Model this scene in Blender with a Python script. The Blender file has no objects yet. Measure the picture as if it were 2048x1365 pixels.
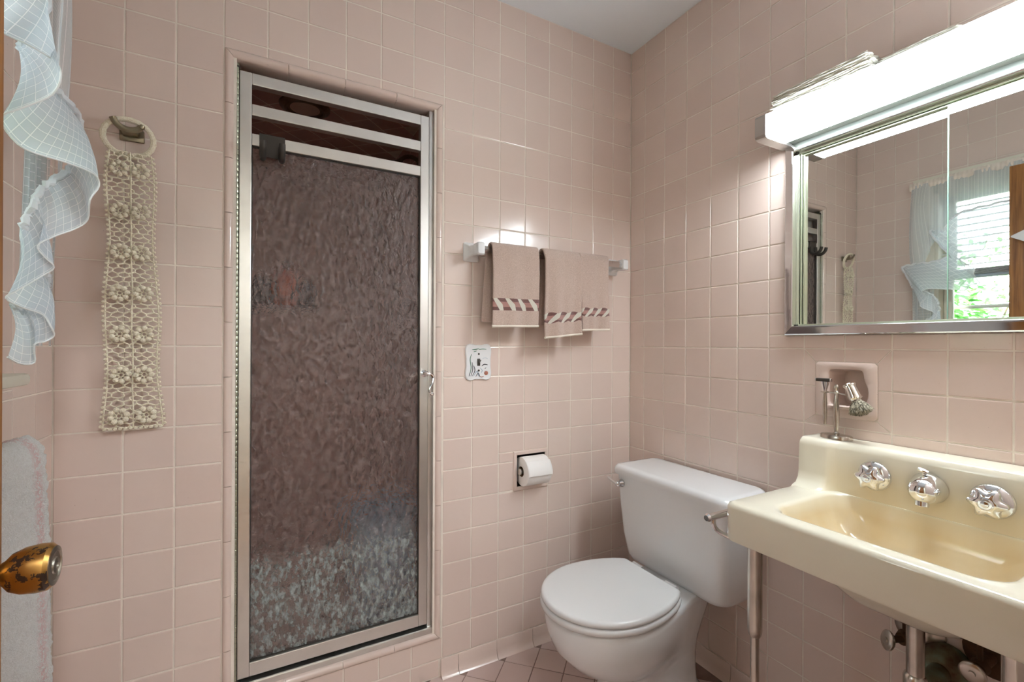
import bpy, bmesh, math, random
from mathutils import Vector, Matrix
random.seed(7)
PI = math.pi
S = bpy.context.scene
COL = S.collection

# ------------------------------------------------------------------ camera
cam_d = bpy.data.cameras.new('camera')
cam_d.sensor_fit = 'HORIZONTAL'; cam_d.sensor_width = 36.0
cam_d.lens = 36.0 * 920.6 / 2048.0
cam_d.shift_y = (688.3 - 682.5) / 2048.0
cam_d.clip_start = 0.02
cam = bpy.data.objects.new('camera', cam_d); COL.objects.link(cam)
yaw, roll = 0.5003, 0.0047
fwd = Vector((math.sin(yaw), math.cos(yaw), 0)); rgt = Vector((math.cos(yaw), -math.sin(yaw), 0)); upv = Vector((0, 0, 1))
rr = math.cos(roll) * rgt + math.sin(roll) * upv
uu = -math.sin(roll) * rgt + math.cos(roll) * upv
cam.matrix_world = Matrix(((rr.x, uu.x, -fwd.x, -1.4308), (rr.y, uu.y, -fwd.y, -1.532), (rr.z, uu.z, -fwd.z, 1.1677), (0, 0, 0, 1)))
S.camera = cam

# ------------------------------------------------------------------ daylight and exposure
W = bpy.data.worlds.new('daylight'); S.world = W; W.use_nodes = True
bg = W.node_tree.nodes['Background']
bg.inputs[0].default_value = (0.88, 0.95, 1.0, 1); bg.inputs[1].default_value = 2.6
sun_d = bpy.data.lights.new('sun', 'SUN'); sun_d.energy = 4.0; sun_d.angle = 0.01; sun_d.color = (1, .96, .88)
sun = bpy.data.objects.new('sun', sun_d); COL.objects.link(sun)
sun.rotation_euler = Vector((-.52, .12, -.85)).to_track_quat('-Z', 'Y').to_euler()
LAMP = 13.5; HALL_FILL = 12.0
S.view_settings.view_transform = 'Standard'; S.view_settings.look = 'None'
S.view_settings.gamma = 1.0; S.view_settings.use_curve_mapping = False
S.view_settings.exposure = 1.90
S.cycles.diffuse_bounces = 4
S.cycles.max_bounces = 8
S.cycles.transmission_bounces = 6
S.cycles.transparent_max_bounces = 10
S.cycles.use_adaptive_sampling = True
S.cycles.adaptive_threshold = 0.05
S.cycles.caustics_reflective = False
S.cycles.sample_clamp_indirect = 12.0

# ------------------------------------------------------------------ materials
def lin(r, g, b):
    f = lambda c: (c / 255 / 12.92) if c / 255 <= .04045 else ((c / 255 + .055) / 1.055) ** 2.4
    return (f(r), f(g), f(b), 1)

class NT:
    def __init__(s, name):
        s.m = bpy.data.materials.new(name); s.m.use_nodes = True; s.t = s.m.node_tree
        s.p = s.t.nodes['Principled BSDF']; s.out = s.t.nodes['Material Output']
    def n(s, typ, **kw):
        nd = s.t.nodes.new(typ)
        for k, v in kw.items(): setattr(nd, k, v)
        return nd
    def l(s, a, b): s.t.links.new(a, b)
    def set(s, **kw):
        for k, v in kw.items(): s.p.inputs[k.replace('_', ' ')].default_value = v
    def coord(s, kind='Object'): return s.n('ShaderNodeTexCoord').outputs[kind]
    def noise(s, scale, detail=3, rough=.5, co=None, vec_scale=None):
        nd = s.n('ShaderNodeTexNoise'); nd.inputs['Scale'].default_value = scale
        nd.inputs['Detail'].default_value = detail; nd.inputs['Roughness'].default_value = rough
        c = co if co is not None else s.coord()
        if vec_scale:
            mp = s.n('ShaderNodeMapping'); mp.inputs['Scale'].default_value = vec_scale; s.l(c, mp.inputs[0]); c = mp.outputs[0]
        s.l(c, nd.inputs['Vector']); return nd.outputs['Fac']
    def ramp(s, fac, stops):
        r = s.n('ShaderNodeValToRGB'); e = r.color_ramp.elements
        while len(e) < len(stops): e.new(.5)
        for el, (p, c) in zip(e, stops):
            el.position = p; el.color = c if len(c) == 4 else (*c, 1)
        s.l(fac, r.inputs[0]); return r.outputs[0]
    def mix(s, fac, a, b):
        m = s.n('ShaderNodeMix', data_type='RGBA')
        for idx, v in ((0, fac), (6, a), (7, b)):
            if isinstance(v, (int, float)): m.inputs[idx].default_value = v
            elif isinstance(v, tuple): m.inputs[idx].default_value = v
            else: s.l(v, m.inputs[idx])
        return m.outputs[2]
    def math(s, op, a, b=None, c=None, clamp=False):
        m = s.n('ShaderNodeMath', operation=op); m.use_clamp = clamp
        for i, v in enumerate((a, b, c)):
            if v is None: continue
            if isinstance(v, (int, float)): m.inputs[i].default_value = v
            else: s.l(v, m.inputs[i])
        return m.outputs[0]
    def bump(s, h, strength=.3, dist=.002):
        b = s.n('ShaderNodeBump'); b.inputs['Strength'].default_value = strength; b.inputs['Distance'].default_value = dist
        s.l(h, b.inputs['Height']); s.l(b.outputs[0], s.p.inputs['Normal']); return b.outputs[0]

def plain(name, col, rough=.5, metal=0.0, var=.0, bump=0, bscale=60, **kw):
    k = NT(name); k.set(Roughness=rough, Metallic=metal, **kw)
    if var:
        f = k.noise(14, 4)
        dark = tuple(c * (1 - var) for c in col[:3]) + (1,); light = tuple(min(1, c * (1 + var * .6)) for c in col[:3]) + (1,)
        k.l(k.ramp(f, [(.3, dark), (.7, light)]), k.p.inputs['Base Color'])
    else:
        k.p.inputs['Base Color'].default_value = col
    if bump: k.bump(k.noise(bscale, 4), bump, .002)
    return k.m

M = {}
def tile_mat(name, c1, c2, rough):
    k = NT(name)
    rnd = k.n('ShaderNodeObjectInfo').outputs['Random']
    base = k.mix(rnd, c1, c2)
    g = k.n('ShaderNodeNewGeometry').outputs['Position']
    f = k.noise(2.2, 3, .5, g)
    base = k.mix(k.math('MULTIPLY', k.math('SUBTRACT', f, .35, None, True), .8), base, lin(226, 213, 202))
    sp = k.noise(160, 2, .6, g)
    spot = k.math('GREATER_THAN', sp, .745)
    base = k.mix(k.math('MULTIPLY', spot, .35), base, lin(140, 112, 100))
    k.l(base, k.p.inputs['Base Color'])
    r = k.noise(5, 2, .5, g)
    mr = k.n('ShaderNodeMapRange'); mr.inputs[3].default_value = rough * .7; mr.inputs[4].default_value = rough * 1.35
    k.l(r, mr.inputs[0]); k.l(mr.outputs[0], k.p.inputs['Roughness'])
    k.bump(k.noise(16, 2, .5, g), .12, .004)
    return k.m
M['tile'] = tile_mat('pink_tile', lin(223, 202, 192), lin(228, 208, 197), .15)
M['bounce_tile'] = tile_mat('pink_tile_bounce_tint', lin(212, 172, 162), lin(216, 178, 168), .2)  # room tile with the stall's reddish bounce light put into its colour
M['floor_tile'] = tile_mat('pink_floor_tile', lin(206, 182, 176), lin(214, 192, 184), .38)
M['grout'] = plain('grout', lin(238, 228, 216), .85, var=.12, bump=.3, bscale=300)
M['floor_grout'] = plain('floor_grout', lin(150, 128, 118), .9, var=.25, bump=.3, bscale=300)
M['ceil'] = plain('ceiling_paint', lin(236, 242, 248), .8, bump=.05, bscale=200)
M['paint'] = plain('cream_paint', lin(228, 224, 208), .45)
M['china'] = plain('white_china', lin(232, 233, 234), .08, Coat_Weight=.3)
M['seat'] = plain('seat_plastic', lin(226, 226, 226), .22)
def cream():
    k = NT('cream_porcelain')
    g = k.n('ShaderNodeNewGeometry').outputs['Position']
    sep = k.n('ShaderNodeSeparateXYZ'); k.l(g, sep.inputs[0])
    st = k.noise(3, 3, .5, g, (6, 6, 1.0))
    # mineral staining inside the bowl: its own brownish tone where water has stood
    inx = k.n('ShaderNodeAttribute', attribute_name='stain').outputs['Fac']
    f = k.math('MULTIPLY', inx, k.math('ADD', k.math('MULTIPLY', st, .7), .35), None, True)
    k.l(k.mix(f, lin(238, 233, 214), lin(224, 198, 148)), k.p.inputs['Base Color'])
    k.set(Roughness=.1, Coat_Weight=.25)
    return k.m
M['cream'] = cream()
M['chrome'] = plain('chrome', (.82, .84, .86, 1), .07, 1)
M['nickel'] = plain('aged_nickel', (.62, .58, .52, 1), .24, 1, var=.25)
M['alu'] = plain('satin_aluminium', (.74, .74, .71, 1), .34, 1, var=.06)
M['alu_gold'] = plain('anodised_track', (.52, .55, .43, 1), .36, 1)
M['steel_dark'] = plain('dark_steel', (.055, .047, .04, 1), .5, .3)
M['black'] = plain('gap_shade_black', (.012, .01, .01, 1), .7)
M['bronze'] = plain('dark_bronze', (.28, .24, .17, 1), .33, 1, var=.3)
M['mirror'] = plain('silvered_mirror', (.86, .89, .86, 1), .012, 1)
M['white_cloth'] = None

def wood():
    k = NT('oak_veneer')
    f = k.noise(6, 5, .6, None, (14, 14, .7))
    k.l(k.ramp(f, [(.3, lin(118, 74, 32)), (.55, lin(158, 106, 52)), (.75, lin(176, 124, 66))]), k.p.inputs['Base Color'])
    k.set(Roughness=.4); k.bump(f, .1, .002); return k.m
M['wood'] = wood()
def brass():
    k = NT('worn_brass')
    f = k.noise(55, 5, .65)
    msk = k.math('GREATER_THAN', f, .56)
    k.l(k.mix(msk, (.52, .30, .09, 1), (.05, .03, .02, 1)), k.p.inputs['Base Color'])
    k.l(k.math('SUBTRACT', 1.0, k.math('MULTIPLY', msk, .6)), k.p.inputs['Metallic'])
    k.set(Roughness=.3); return k.m
M['brass'] = brass()
M['knob_face'] = plain('knob_face_metal', (.45, .42, .36, 1), .3, 1, var=.4)

def terry(name, c1, c2, band=None, vlen=1.0):
    k = NT(name)
    f = k.noise(420, 3, .7)
    col = k.ramp(f, [(.35, c1), (.65, c2)])
    if band:
        a, b, kind = band
        uv = k.n('ShaderNodeUVMap').outputs[0]
        sep = k.n('ShaderNodeSeparateXYZ'); k.l(uv, sep.inputs[0]); u, v = sep.outputs[0], sep.outputs[1]
        nrep = 4.0 if kind == 'diag' else 3.2
        t = k.math('DIVIDE', k.math('SUBTRACT', v, a), b - a)           # 0 at the top of the band, 1 at its foot
        ph = k.math('FRACT', k.math('SUBTRACT', k.math('MULTIPLY', u, nrep), k.math('MULTIPLY', t, .55 if kind == 'diag' else -.75)))
        if kind == 'diag':
            inb = k.math('MULTIPLY', k.math('GREATER_THAN', t, 0), k.math('LESS_THAN', t, 1))
        else:
            wv = k.math('MULTIPLY', k.math('ABSOLUTE', k.math('SINE', k.math('MULTIPLY', u, nrep * PI))), .16)
            inb = k.math('MULTIPLY', k.math('GREATER_THAN', k.math('ADD', t, wv), .12), k.math('LESS_THAN', k.math('SUBTRACT', t, wv), .88))
        ctr = k.math('ABSOLUTE', k.math('SUBTRACT', t, .5))
        wid = k.math('SUBTRACT', .50, k.math('MULTIPLY', ctr, .35))
        wht = k.math('LESS_THAN', ph, wid)
        strp = k.ramp(t, [(0, lin(128, 84, 78)), (.28, lin(130, 88, 84)), (.3, lin(190, 138, 128)), (.7, lin(196, 146, 134)), (.72, lin(128, 84, 78)), (1, lin(128, 84, 78))])
        pat = k.mix(wht, strp, lin(236, 230, 216))
        col = k.mix(inb, col, pat)
    k.l(col, k.p.inputs['Base Color']); k.set(Roughness=.95)
    k.p.inputs['Sheen Weight'].default_value = .4
    k.bump(k.noise(500, 3, .8), .9, .004)
    return k.m

def sheer(nm, alpha):
    k = NT(nm)
    uv = k.n('ShaderNodeUVMap').outputs[0]
    sep = k.n('ShaderNodeSeparateXYZ'); k.l(uv, sep.inputs[0])
    def line(c): return k.math('LESS_THAN', k.math('FRACT', k.math('MULTIPLY', c, 64.0)), .07)
    ln = k.math('MAXIMUM', line(sep.outputs[0]), line(sep.outputs[1]))
    tr = k.n('ShaderNodeBsdfTransparent'); df = k.n('ShaderNodeBsdfDiffuse'); tl = k.n('ShaderNodeBsdfTranslucent')
    c = k.mix(ln, lin(222, 231, 238), lin(250, 252, 254))
    k.l(c, df.inputs[0]); k.l(c, tl.inputs[0])
    a = k.n('ShaderNodeMixShader'); a.inputs[0].default_value = .45; k.l(df.outputs[0], a.inputs[1]); k.l(tl.outputs[0], a.inputs[2])
    b = k.n('ShaderNodeMixShader'); k.l(k.math('ADD', alpha, k.math('MULTIPLY', ln, .16)), b.inputs[0]); k.l(tr.outputs[0], b.inputs[1]); k.l(a.outputs[0], b.inputs[2])
    k.l(b.outputs[0], k.out.inputs[0]); return k.m
M['sheer'] = sheer('sheer_check_voile', .82); M['sheer_thin'] = sheer('thin_check_voile', .50)

def obscure_glass():
    k = NT('hammered_obscure_glass')
    co = k.coord()
    v = k.n('ShaderNodeTexVoronoi', feature='SMOOTH_F1'); v.inputs['Scale'].default_value = 70
    mp = k.n('ShaderNodeMapping'); mp.inputs['Scale'].default_value = (1.25, 1, .62); k.l(co, mp.inputs[0])
    wr = k.noise(30, 2, .5, co)
    ad = k.n('ShaderNodeVectorMath', operation='ADD'); k.l(mp.outputs[0], ad.inputs[0])
    sc = k.n('ShaderNodeVectorMath', operation='SCALE'); sc.inputs[3].default_value = .035
    cb = k.n('ShaderNodeCombineXYZ'); k.l(wr, cb.inputs[0]); k.l(wr, cb.inputs[2]); k.l(cb.outputs[0], sc.inputs[0]); k.l(sc.outputs[0], ad.inputs[1])
    k.l(ad.outputs[0], v.inputs['Vector'])
    bp = k.n('ShaderNodeBump'); bp.inputs['Strength'].default_value = 1.0; bp.inputs['Distance'].default_value = .0065
    k.l(k.math('ADD', v.outputs['Distance'], k.math('MULTIPLY', k.noise(220, 2, .6, co), .25)), bp.inputs['Height'])
    rf = k.n('ShaderNodeBsdfRefraction'); rf.inputs['IOR'].default_value = 1.35; rf.inputs['Roughness'].default_value = .22
    rf.inputs[0].default_value = (.93, .87, .85, 1); k.l(bp.outputs[0], rf.inputs['Normal'])
    gl = k.n('ShaderNodeBsdfGlossy'); gl.inputs['Roughness'].default_value = .2; k.l(bp.outputs[0], gl.inputs['Normal'])
    fr = k.n('ShaderNodeFresnel'); fr.inputs[0].default_value = 1.45; k.l(bp.outputs[0], fr.inputs['Normal'])
    mx = k.n('ShaderNodeMixShader'); k.l(fr.outputs[0], mx.inputs[0]); k.l(rf.outputs[0], mx.inputs[1]); k.l(gl.outputs[0], mx.inputs[2])
    # the pressed relief scatters a little light at the rims of its dimples
    hz = k.n('ShaderNodeBsdfDiffuse'); hz.inputs[0].default_value = lin(216, 196, 192); k.l(bp.outputs[0], hz.inputs['Normal'])
    rim = k.n('ShaderNodeMapRange'); rim.inputs[1].default_value = .25; rim.inputs[2].default_value = .75; rim.inputs[3].default_value = .045; rim.inputs[4].default_value = .20; k.l(v.outputs['Distance'], rim.inputs[0])
    m0 = k.n('ShaderNodeMixShader'); k.l(rim.outputs[0], m0.inputs[0]); k.l(mx.outputs[0], m0.inputs[1]); k.l(hz.outputs[0], m0.inputs[2]); mx = m0
    # hard-water scale along the foot of the pane
    sep = k.n('ShaderNodeSeparateXYZ'); k.l(co, sep.inputs[0])
    low = k.n('ShaderNodeMapRange'); low.inputs[1].default_value = .47; low.inputs[2].default_value = .30; k.l(sep.outputs[2], low.inputs[0])
    big = k.noise(7, 3, .5, co); fine = k.noise(85, 3, .6, co, (1, 1, .55))
    s = k.math('ADD', k.math('MULTIPLY', low.outputs[0], .42), k.math('MULTIPLY', big, .30))
    s = k.math('ADD', s, k.math('MULTIPLY', k.math('SUBTRACT', fine, .5), .9))
    s = k.math('ADD', s, k.math('MULTIPLY', k.math('SUBTRACT', .4, v.outputs['Distance']), .3))
    ms = k.n('ShaderNodeMapRange'); ms.inputs[1].default_value = .47; ms.inputs[2].default_value = .80; ms.inputs[4].default_value = .8; k.l(s, ms.inputs[0])
    msk = k.math('MULTIPLY', ms.outputs[0], low.outputs[0], None, True)
    df = k.n('ShaderNodeBsdfDiffuse'); df.inputs[0].default_value = lin(178, 190, 188)
    m2 = k.n('ShaderNodeMixShader'); k.l(msk, m2.inputs[0]); k.l(mx.outputs[0], m2.inputs[1]); k.l(df.outputs[0], m2.inputs[2])
    k.l(m2.outputs[0], k.out.inputs[0]); return k.m
M['obscure'] = obscure_glass()
def clear_glass():
    k = NT('window_glass')
    tr = k.n('ShaderNodeBsdfTransparent'); gl = k.n('ShaderNodeBsdfGlossy'); gl.inputs['Roughness'].default_value = .02
    fr = k.n('ShaderNodeFresnel'); fr.inputs[0].default_value = 1.45
    mx = k.n('ShaderNodeMixShader'); k.l(fr.outputs[0], mx.inputs[0]); k.l(tr.outputs[0], mx.inputs[1]); k.l(gl.outputs[0], mx.inputs[2])
    k.l(mx.outputs[0], k.out.inputs[0]); return k.m
M['glass'] = clear_glass()
def emit(name, col, st):
    k = NT(name); k.set(Roughness=.5); k.p.inputs['Base Color'].default_value = (.9, .9, .9, 1)
    k.p.inputs['Emission Color'].default_value = col; k.p.inputs['Emission Strength'].default_value = st; return k.m
M['diffuser'] = emit('lit_acrylic', (.87, .955, 1.0, 1), LAMP)
M['diffuser_top'] = emit('dim_acrylic', (.87, .955, 1.0, 1), LAMP * .04)

# ------------------------------------------------------------------ mesh helpers
ROOT = {}
def rootloc(o):
    while o is not None:
        if o.name in ROOT: return ROOT[o.name]
        o = o.parent
    return Vector((0, 0, 0))
def obj(name, bm, mat, parent=None, smooth=True, angle=35):
    me = bpy.data.meshes.new(name)
    bmesh.ops.recalc_face_normals(bm, faces=bm.faces)
    L = rootloc(parent)
    if L.length: bmesh.ops.translate(bm, verts=bm.verts, vec=-L)
    bm.to_mesh(me); bm.free()
    if smooth:
        me.polygons.foreach_set('use_smooth', [True] * len(me.polygons))
        me.set_sharp_from_angle(angle=math.radians(angle))
    mats = mat if isinstance(mat, (list, tuple)) else [mat]
    for m in mats: me.materials.append(M[m] if isinstance(m, str) else m)
    o = bpy.data.objects.new(name, me); COL.objects.link(o)
    if parent: o.parent = parent
    return o
def thing(name, label, cat, loc=(0, 0, 0), group=None):
    o = bpy.data.objects.new(name, None); COL.objects.link(o); o.location = loc; o.empty_display_size = .05
    ROOT[o.name] = Vector(loc); tag(o, label, cat, group); return o
def tag(o, label, cat=None, group=None):
    o['label'] = label
    if cat: o['category'] = cat
    if group: o['group'] = group
    return o
def struct(o, label=None):
    o['kind'] = 'structure'
    if label: o['label'] = label
    return o
def box(bm, lo, hi, bev=0, seg=2):
    r = bmesh.ops.create_cube(bm, size=1)
    vs = r['verts']
    for v in vs:
        v.co = Vector([lo[i] + (v.co[i] + .5) * (hi[i] - lo[i]) for i in range(3)])
    if bev:
        es = list({e for v in vs for e in v.link_edges})
        bmesh.ops.bevel(bm, geom=es, offset=bev, segments=seg, profile=.5, affect='EDGES', clamp_overlap=True)
    return bm
def bx(lo, hi, bev=0, seg=2): return box(bmesh.new(), lo, hi, bev, seg)
def loft(bm, rings, cap0=True, cap1=True, closed=True):
    R = [[bm.verts.new(p) for p in r] for r in rings]
    n = len(R[0])
    for a, b in zip(R, R[1:]):
        for i in range(n if closed else n - 1):
            j = (i + 1) % n
            try: bm.faces.new((a[i], a[j], b[j], b[i]))
            except ValueError: pass
    if cap0: bm.faces.new(R[0][::-1])
    if cap1: bm.faces.new(R[-1])
    return R
def frame_of(d):
    d = Vector(d).normalized()
    a = Vector((0, 0, 1)) if abs(d.z) < .9 else Vector((1, 0, 0))
    u = d.cross(a).normalized(); v = d.cross(u).normalized(); return u, v
def tube(bm, pts, rad, seg=12, caps=True, flat=None):
    pts = [Vector(p) for p in pts]; rings = []
    u = None
    for i, p in enumerate(pts):
        d = (pts[min(i + 1, len(pts) - 1)] - pts[max(i - 1, 0)]).normalized()
        if u is None: u, v = frame_of(d)
        else:
            u = (u - d * u.dot(d)).normalized(); v = d.cross(u).normalized()
        r = rad[i] if isinstance(rad, (list, tuple)) else rad
        f = flat or (1, 1)
        rings.append([p + r * (f[0] * math.cos(2 * PI * k / seg) * u + f[1] * math.sin(2 * PI * k / seg) * v) for k in range(seg)])
    loft(bm, rings, caps, caps); return bm
def spline(pts, n=8):
    P = [Vector(p) for p in pts]; out = []
    for i in range(len(P) - 1):
        p0, p1, p2, p3 = P[max(i - 1, 0)], P[i], P[i + 1], P[min(i + 2, len(P) - 1)]
        for k in range(n):
            t = k / n
            out.append(.5 * ((2 * p1) + (-p0 + p2) * t + (2 * p0 - 5 * p1 + 4 * p2 - p3) * t * t + (-p0 + 3 * p1 - 3 * p2 + p3) * t ** 3))
    out.append(P[-1]); return out
def lathe(bm, prof, origin, axis, seg=24, caps=True):
    """prof: list of (radius, distance along axis)"""
    o = Vector(origin); d = Vector(axis).normalized(); u, v = frame_of(d); rings = []
    for r, h in prof:
        r = max(r, 1e-5)
        rings.append([o + d * h + r * (math.cos(2 * PI * k / seg) * u + math.sin(2 * PI * k / seg) * v) for k in range(seg)])
    loft(bm, rings, caps, caps); return bm
def rrect(x0, x1, y0, y1, r, z, n=6):
    r = min(r, (x1 - x0) / 2 - 1e-4, (y1 - y0) / 2 - 1e-4); pts = []
    for cx, cy, a in ((x1 - r, y1 - r, 0), (x0 + r, y1 - r, 90), (x0 + r, y0 + r, 180), (x1 - r, y0 + r, 270)):
        for k in range(n + 1):
            t = math.radians(a + 90 * k / n); pts.append(Vector((cx + r * math.cos(t), cy + r * math.sin(t), z)))
    return pts
def sheet(bm, fn, nu, nv, uvfn=None):
    """grid surface fn(u,v) with optional uv in metres"""
    V = [[bm.verts.new(fn(i / nu, j / nv)) for j in range(nv + 1)] for i in range(nu + 1)]
    uvl = bm.loops.layers.uv.verify()
    for i in range(nu):
        for j in range(nv):
            q = ((i, j), (i + 1, j), (i + 1, j + 1), (i, j + 1))
            f = bm.faces.new([V[a][b] for a, b in q])
            for lp, (a, b) in zip(f.loops, q):
                lp[uvl].uv = uvfn(a / nu, b / nv) if uvfn else (a / nu, b / nv)
    return bm
def solidify(o, t, off=0):
    m = o.modifiers.new('thickness', 'SOLIDIFY'); m.thickness = t; m.offset = off; return o
def subsurf(o, lv=2):
    m = o.modifiers.new('smooth', 'SUBSURF'); m.levels = lv; m.render_levels = lv; return o

# ------------------------------------------------------------------ tiles
P = .1095; GAP = .0032
TM = {}
def tile_mesh(w, h, t=.007, bev=.0022, key='tile'):
    k = (round(w, 4), round(h, 4), t, key)
    if k in TM: return TM[k]
    bm = bmesh.new()
    def ring(ins, z): return [Vector((sx * (w / 2 - ins), sy * (h / 2 - ins), z)) for sx, sy in ((-1, -1), (1, -1), (1, 1), (-1, 1))]
    loft(bm, [ring(0, -t), ring(0, -bev * .75), ring(bev * .3, -bev * .22), ring(bev, 0)], True, True)
    bmesh.ops.recalc_face_normals(bm, faces=bm.faces)
    me = bpy.data.meshes.new('tile'); bm.to_mesh(me); bm.free(); me.materials.append(M[key]); TM[k] = me; return me
def subtract(r, holes):
    rs = [r]
    for hx0, hx1, hy0, hy1 in holes:
        nx = []
        for (a, b, c, d) in rs:
            if hx1 <= a or hx0 >= b or hy1 <= c or hy0 >= d: nx.append((a, b, c, d)); continue
            if c < hy0: nx.append((a, b, c, hy0))
            if d > hy1: nx.append((a, b, hy1, d))
            m0, m1 = max(c, hy0), min(d, hy1)
            if a < hx0: nx.append((a, hx0, m0, m1))
            if b > hx1: nx.append((hx1, b, m0, m1))
        rs = nx
    return [q for q in rs if q[1] - q[0] > .009 and q[3] - q[2] > .009]
ROT = {'back': (PI / 2, 0, 0), 'right': (PI / 2, 0, -PI / 2), 'left': (PI / 2, 0, PI / 2), 'front': (PI / 2, 0, PI), 'down': (PI, 0, 0)}
def wpos(side, plane, u, v, out=0):
    if side == 'back': return Vector((u, plane - out, v))
    if side == 'front': return Vector((u, plane + out, v))
    if side == 'right': return Vector((plane - out, u, v))
    if side == 'left': return Vector((plane + out, u, v))
def tile_wall(parent, side, plane, us, vs, holes, maxn=300, weight=None, stuff_only=False, key='tile'):
    cells = []
    for a, b in zip(us, us[1:]):
        for c, d in zip(vs, vs[1:]):
            for q in subtract((a, b, c, d), holes):
                cells.append(q)
    cells.sort(key=lambda q: -(q[1] - q[0]) * (q[3] - q[2]))
    rest = []
    for i, (a, b, c, d) in enumerate(cells):
        w, h = b - a - GAP, d - c - GAP
        if w < .004 or h < .004: continue
        ctr = wpos(side, plane, (a + b) / 2, (c + d) / 2, random.uniform(-.0003, .0003))
        rot = Matrix.Rotation(random.uniform(-.004, .004), 4, 'Z') @ Matrix.Rotation(random.uniform(-.004, .004), 4, 'X')
        from mathutils import Euler
        mw = Matrix.Translation(ctr) @ rot @ Euler(ROT[side]).to_matrix().to_4x4()
        me = tile_mesh(w, h, key=key)
        if stuff_only or i >= maxn: rest.append((me, mw)); continue
        o = bpy.data.objects.new('tile', me); COL.objects.link(o); o.parent = parent; o.matrix_local = mw
    if rest:
        bm = bmesh.new()
        for me, mw in rest:
            t = me.copy(); t.transform(mw); bm.from_mesh(t); bpy.data.meshes.remove(t)
        o = obj('tile_field', bm, key, parent, smooth=False); o['kind'] = 'stuff'
def slab(side, plane, depth, u0, u1, v0, v1, holes):
    """wall body behind a plane, with rectangular openings cut right through"""
    us = sorted({u0, u1, *[max(u0, min(u1, x)) for h in holes for x in h[:2]]}); vs = sorted({v0, v1, *[max(v0, min(v1, x)) for h in holes for x in h[2:]]})
    bm = bmesh.new()
    for a, b in zip(us, us[1:]):
        run = None
        for c, d in zip(vs, vs[1:]):
            inside = any(h[0] <= (a + b) / 2 <= h[1] and h[2] <= (c + d) / 2 <= h[3] for h in holes)
            if inside:
                if run: boxes(bm, side, plane, depth, a, b, *run); run = None
            else: run = (run[0], d) if run else (c, d)
        if run: boxes(bm, side, plane, depth, a, b, *run)
    return bm
def boxes(bm, side, plane, depth, a, b, c, d):
    p, q = wpos(side, plane, a, c, 0), wpos(side, plane, b, d, -depth)
    lo = [min(p[i], q[i]) for i in range(3)]; hi = [max(p[i], q[i]) for i in range(3)]
    box(bm, lo, hi)

# ================================================================== THE SETTING
Z0 = 2.362; HC = 2.449; XL = -1.878; YF = -1.47
rows = [Z0 - k * P for k in range(21, -1, -1)] + [HC]
bcols = [XL] + [-(.1006 + j * P) for j in range(15, -1, -1)] + [0]
rcols = [YF] + [-(.0839 + i * P) for i in range(12, -1, -1)] + [0]
lcols = [YF] + [-(.0956 + i * P) for i in range(12, -1, -1)] + [0]
TX0, TX1, TZ0, TZ1 = -1.522, -.874, .137, 2.003          # shower surround, outer
OX0, OX1, OZ0, OZ1 = -1.497, -.899, .162, 1.978          # shower opening
TP = (-.585, -.432, .606, .757)                          # paper-holder flange
TPi = (-.569, -.444, .622, .742)
NI = (-.929, -.775, .966, 1.1205)                        # soap recess flange (Y0,Y1,z0,z1)
NIi = (-.912, -.800, .984, 1.104)
CB = (-1.41, -.688, 1.199, 1.78)                         # medicine cabinet
WN = (-1.20, -.395, 1.112, 2.04)                          # window opening
G = .0014

# floor
fl = struct(obj('floor', bx((XL - .1, YF - .1, -.08), (.1, .02, -.0016)), 'floor_grout', smooth=False), 'pink diagonal tile floor with dark grout')
fc, fs = math.cos(PI / 4), math.sin(PI / 4)
fm = tile_mesh(P - .003, P - .003, .006, .0016, 'floor_tile')
cand = []
for i in range(-26, 27):
    for j in range(-26, 27):
        x, y = -.56 + (i * fc - j * fs) * P, -.035 + (i * fs + j * fc) * P
        if XL + .03 < x < -.03 and YF + .02 < y < -.03: cand.append((x, y))
cand.sort(key=lambda q: (q[0] + 1.43) ** 2 + (q[1] + 1.53) ** 2, reverse=True)
for x, y in cand[:300]:
    o = bpy.data.objects.new('tile', fm); COL.objects.link(o); o.parent = fl; o.location = (x, y, -.0004 + random.uniform(-.0003, .0003)); o.rotation_euler = (0, 0, PI / 4)

struct(obj('ceiling', bx((XL - .1, YF - .1, HC), (.1, .1, HC + .06)), 'ceil', smooth=False), 'smooth white painted ceiling')

wb = struct(obj('wall_back', slab('back', G, .1, XL - .1, .1, 0, HC, [(OX0 + .004, OX1 - .004, OZ0 - .004, OZ1 + .004), TPi]), 'grout', smooth=False), 'pink tiled wall around the shower')
tile_wall(wb, 'back', 0, bcols, rows, [(TX0, TX1, TZ0, TZ1), TP])
# low strip of the same wall below the shower kerb
tile_wall(wb, 'back', 0, [-1.60, -1.445, -1.29, -1.135, -.98, -.825], [.003, .0625], [(-.878, 0, 0, 1)], 20)

wr = struct(obj('wall_right', slab('right', -G + 2 * G, .1, YF - .1, 0, 0, HC, [NIi, (CB[0] + .01, CB[1] - .01, CB[2] + .012, CB[3] - .01)]), 'grout', smooth=False), 'pink tiled wall behind sink and toilet')
NB = (rcols[5] if False else -.0839 - 8 * P, -.0839 - 6 * P, Z0 - 13 * P, Z0 - 11 * P)
tile_wall(wr, 'right', 0, rcols, rows, [NB, CB])
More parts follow.
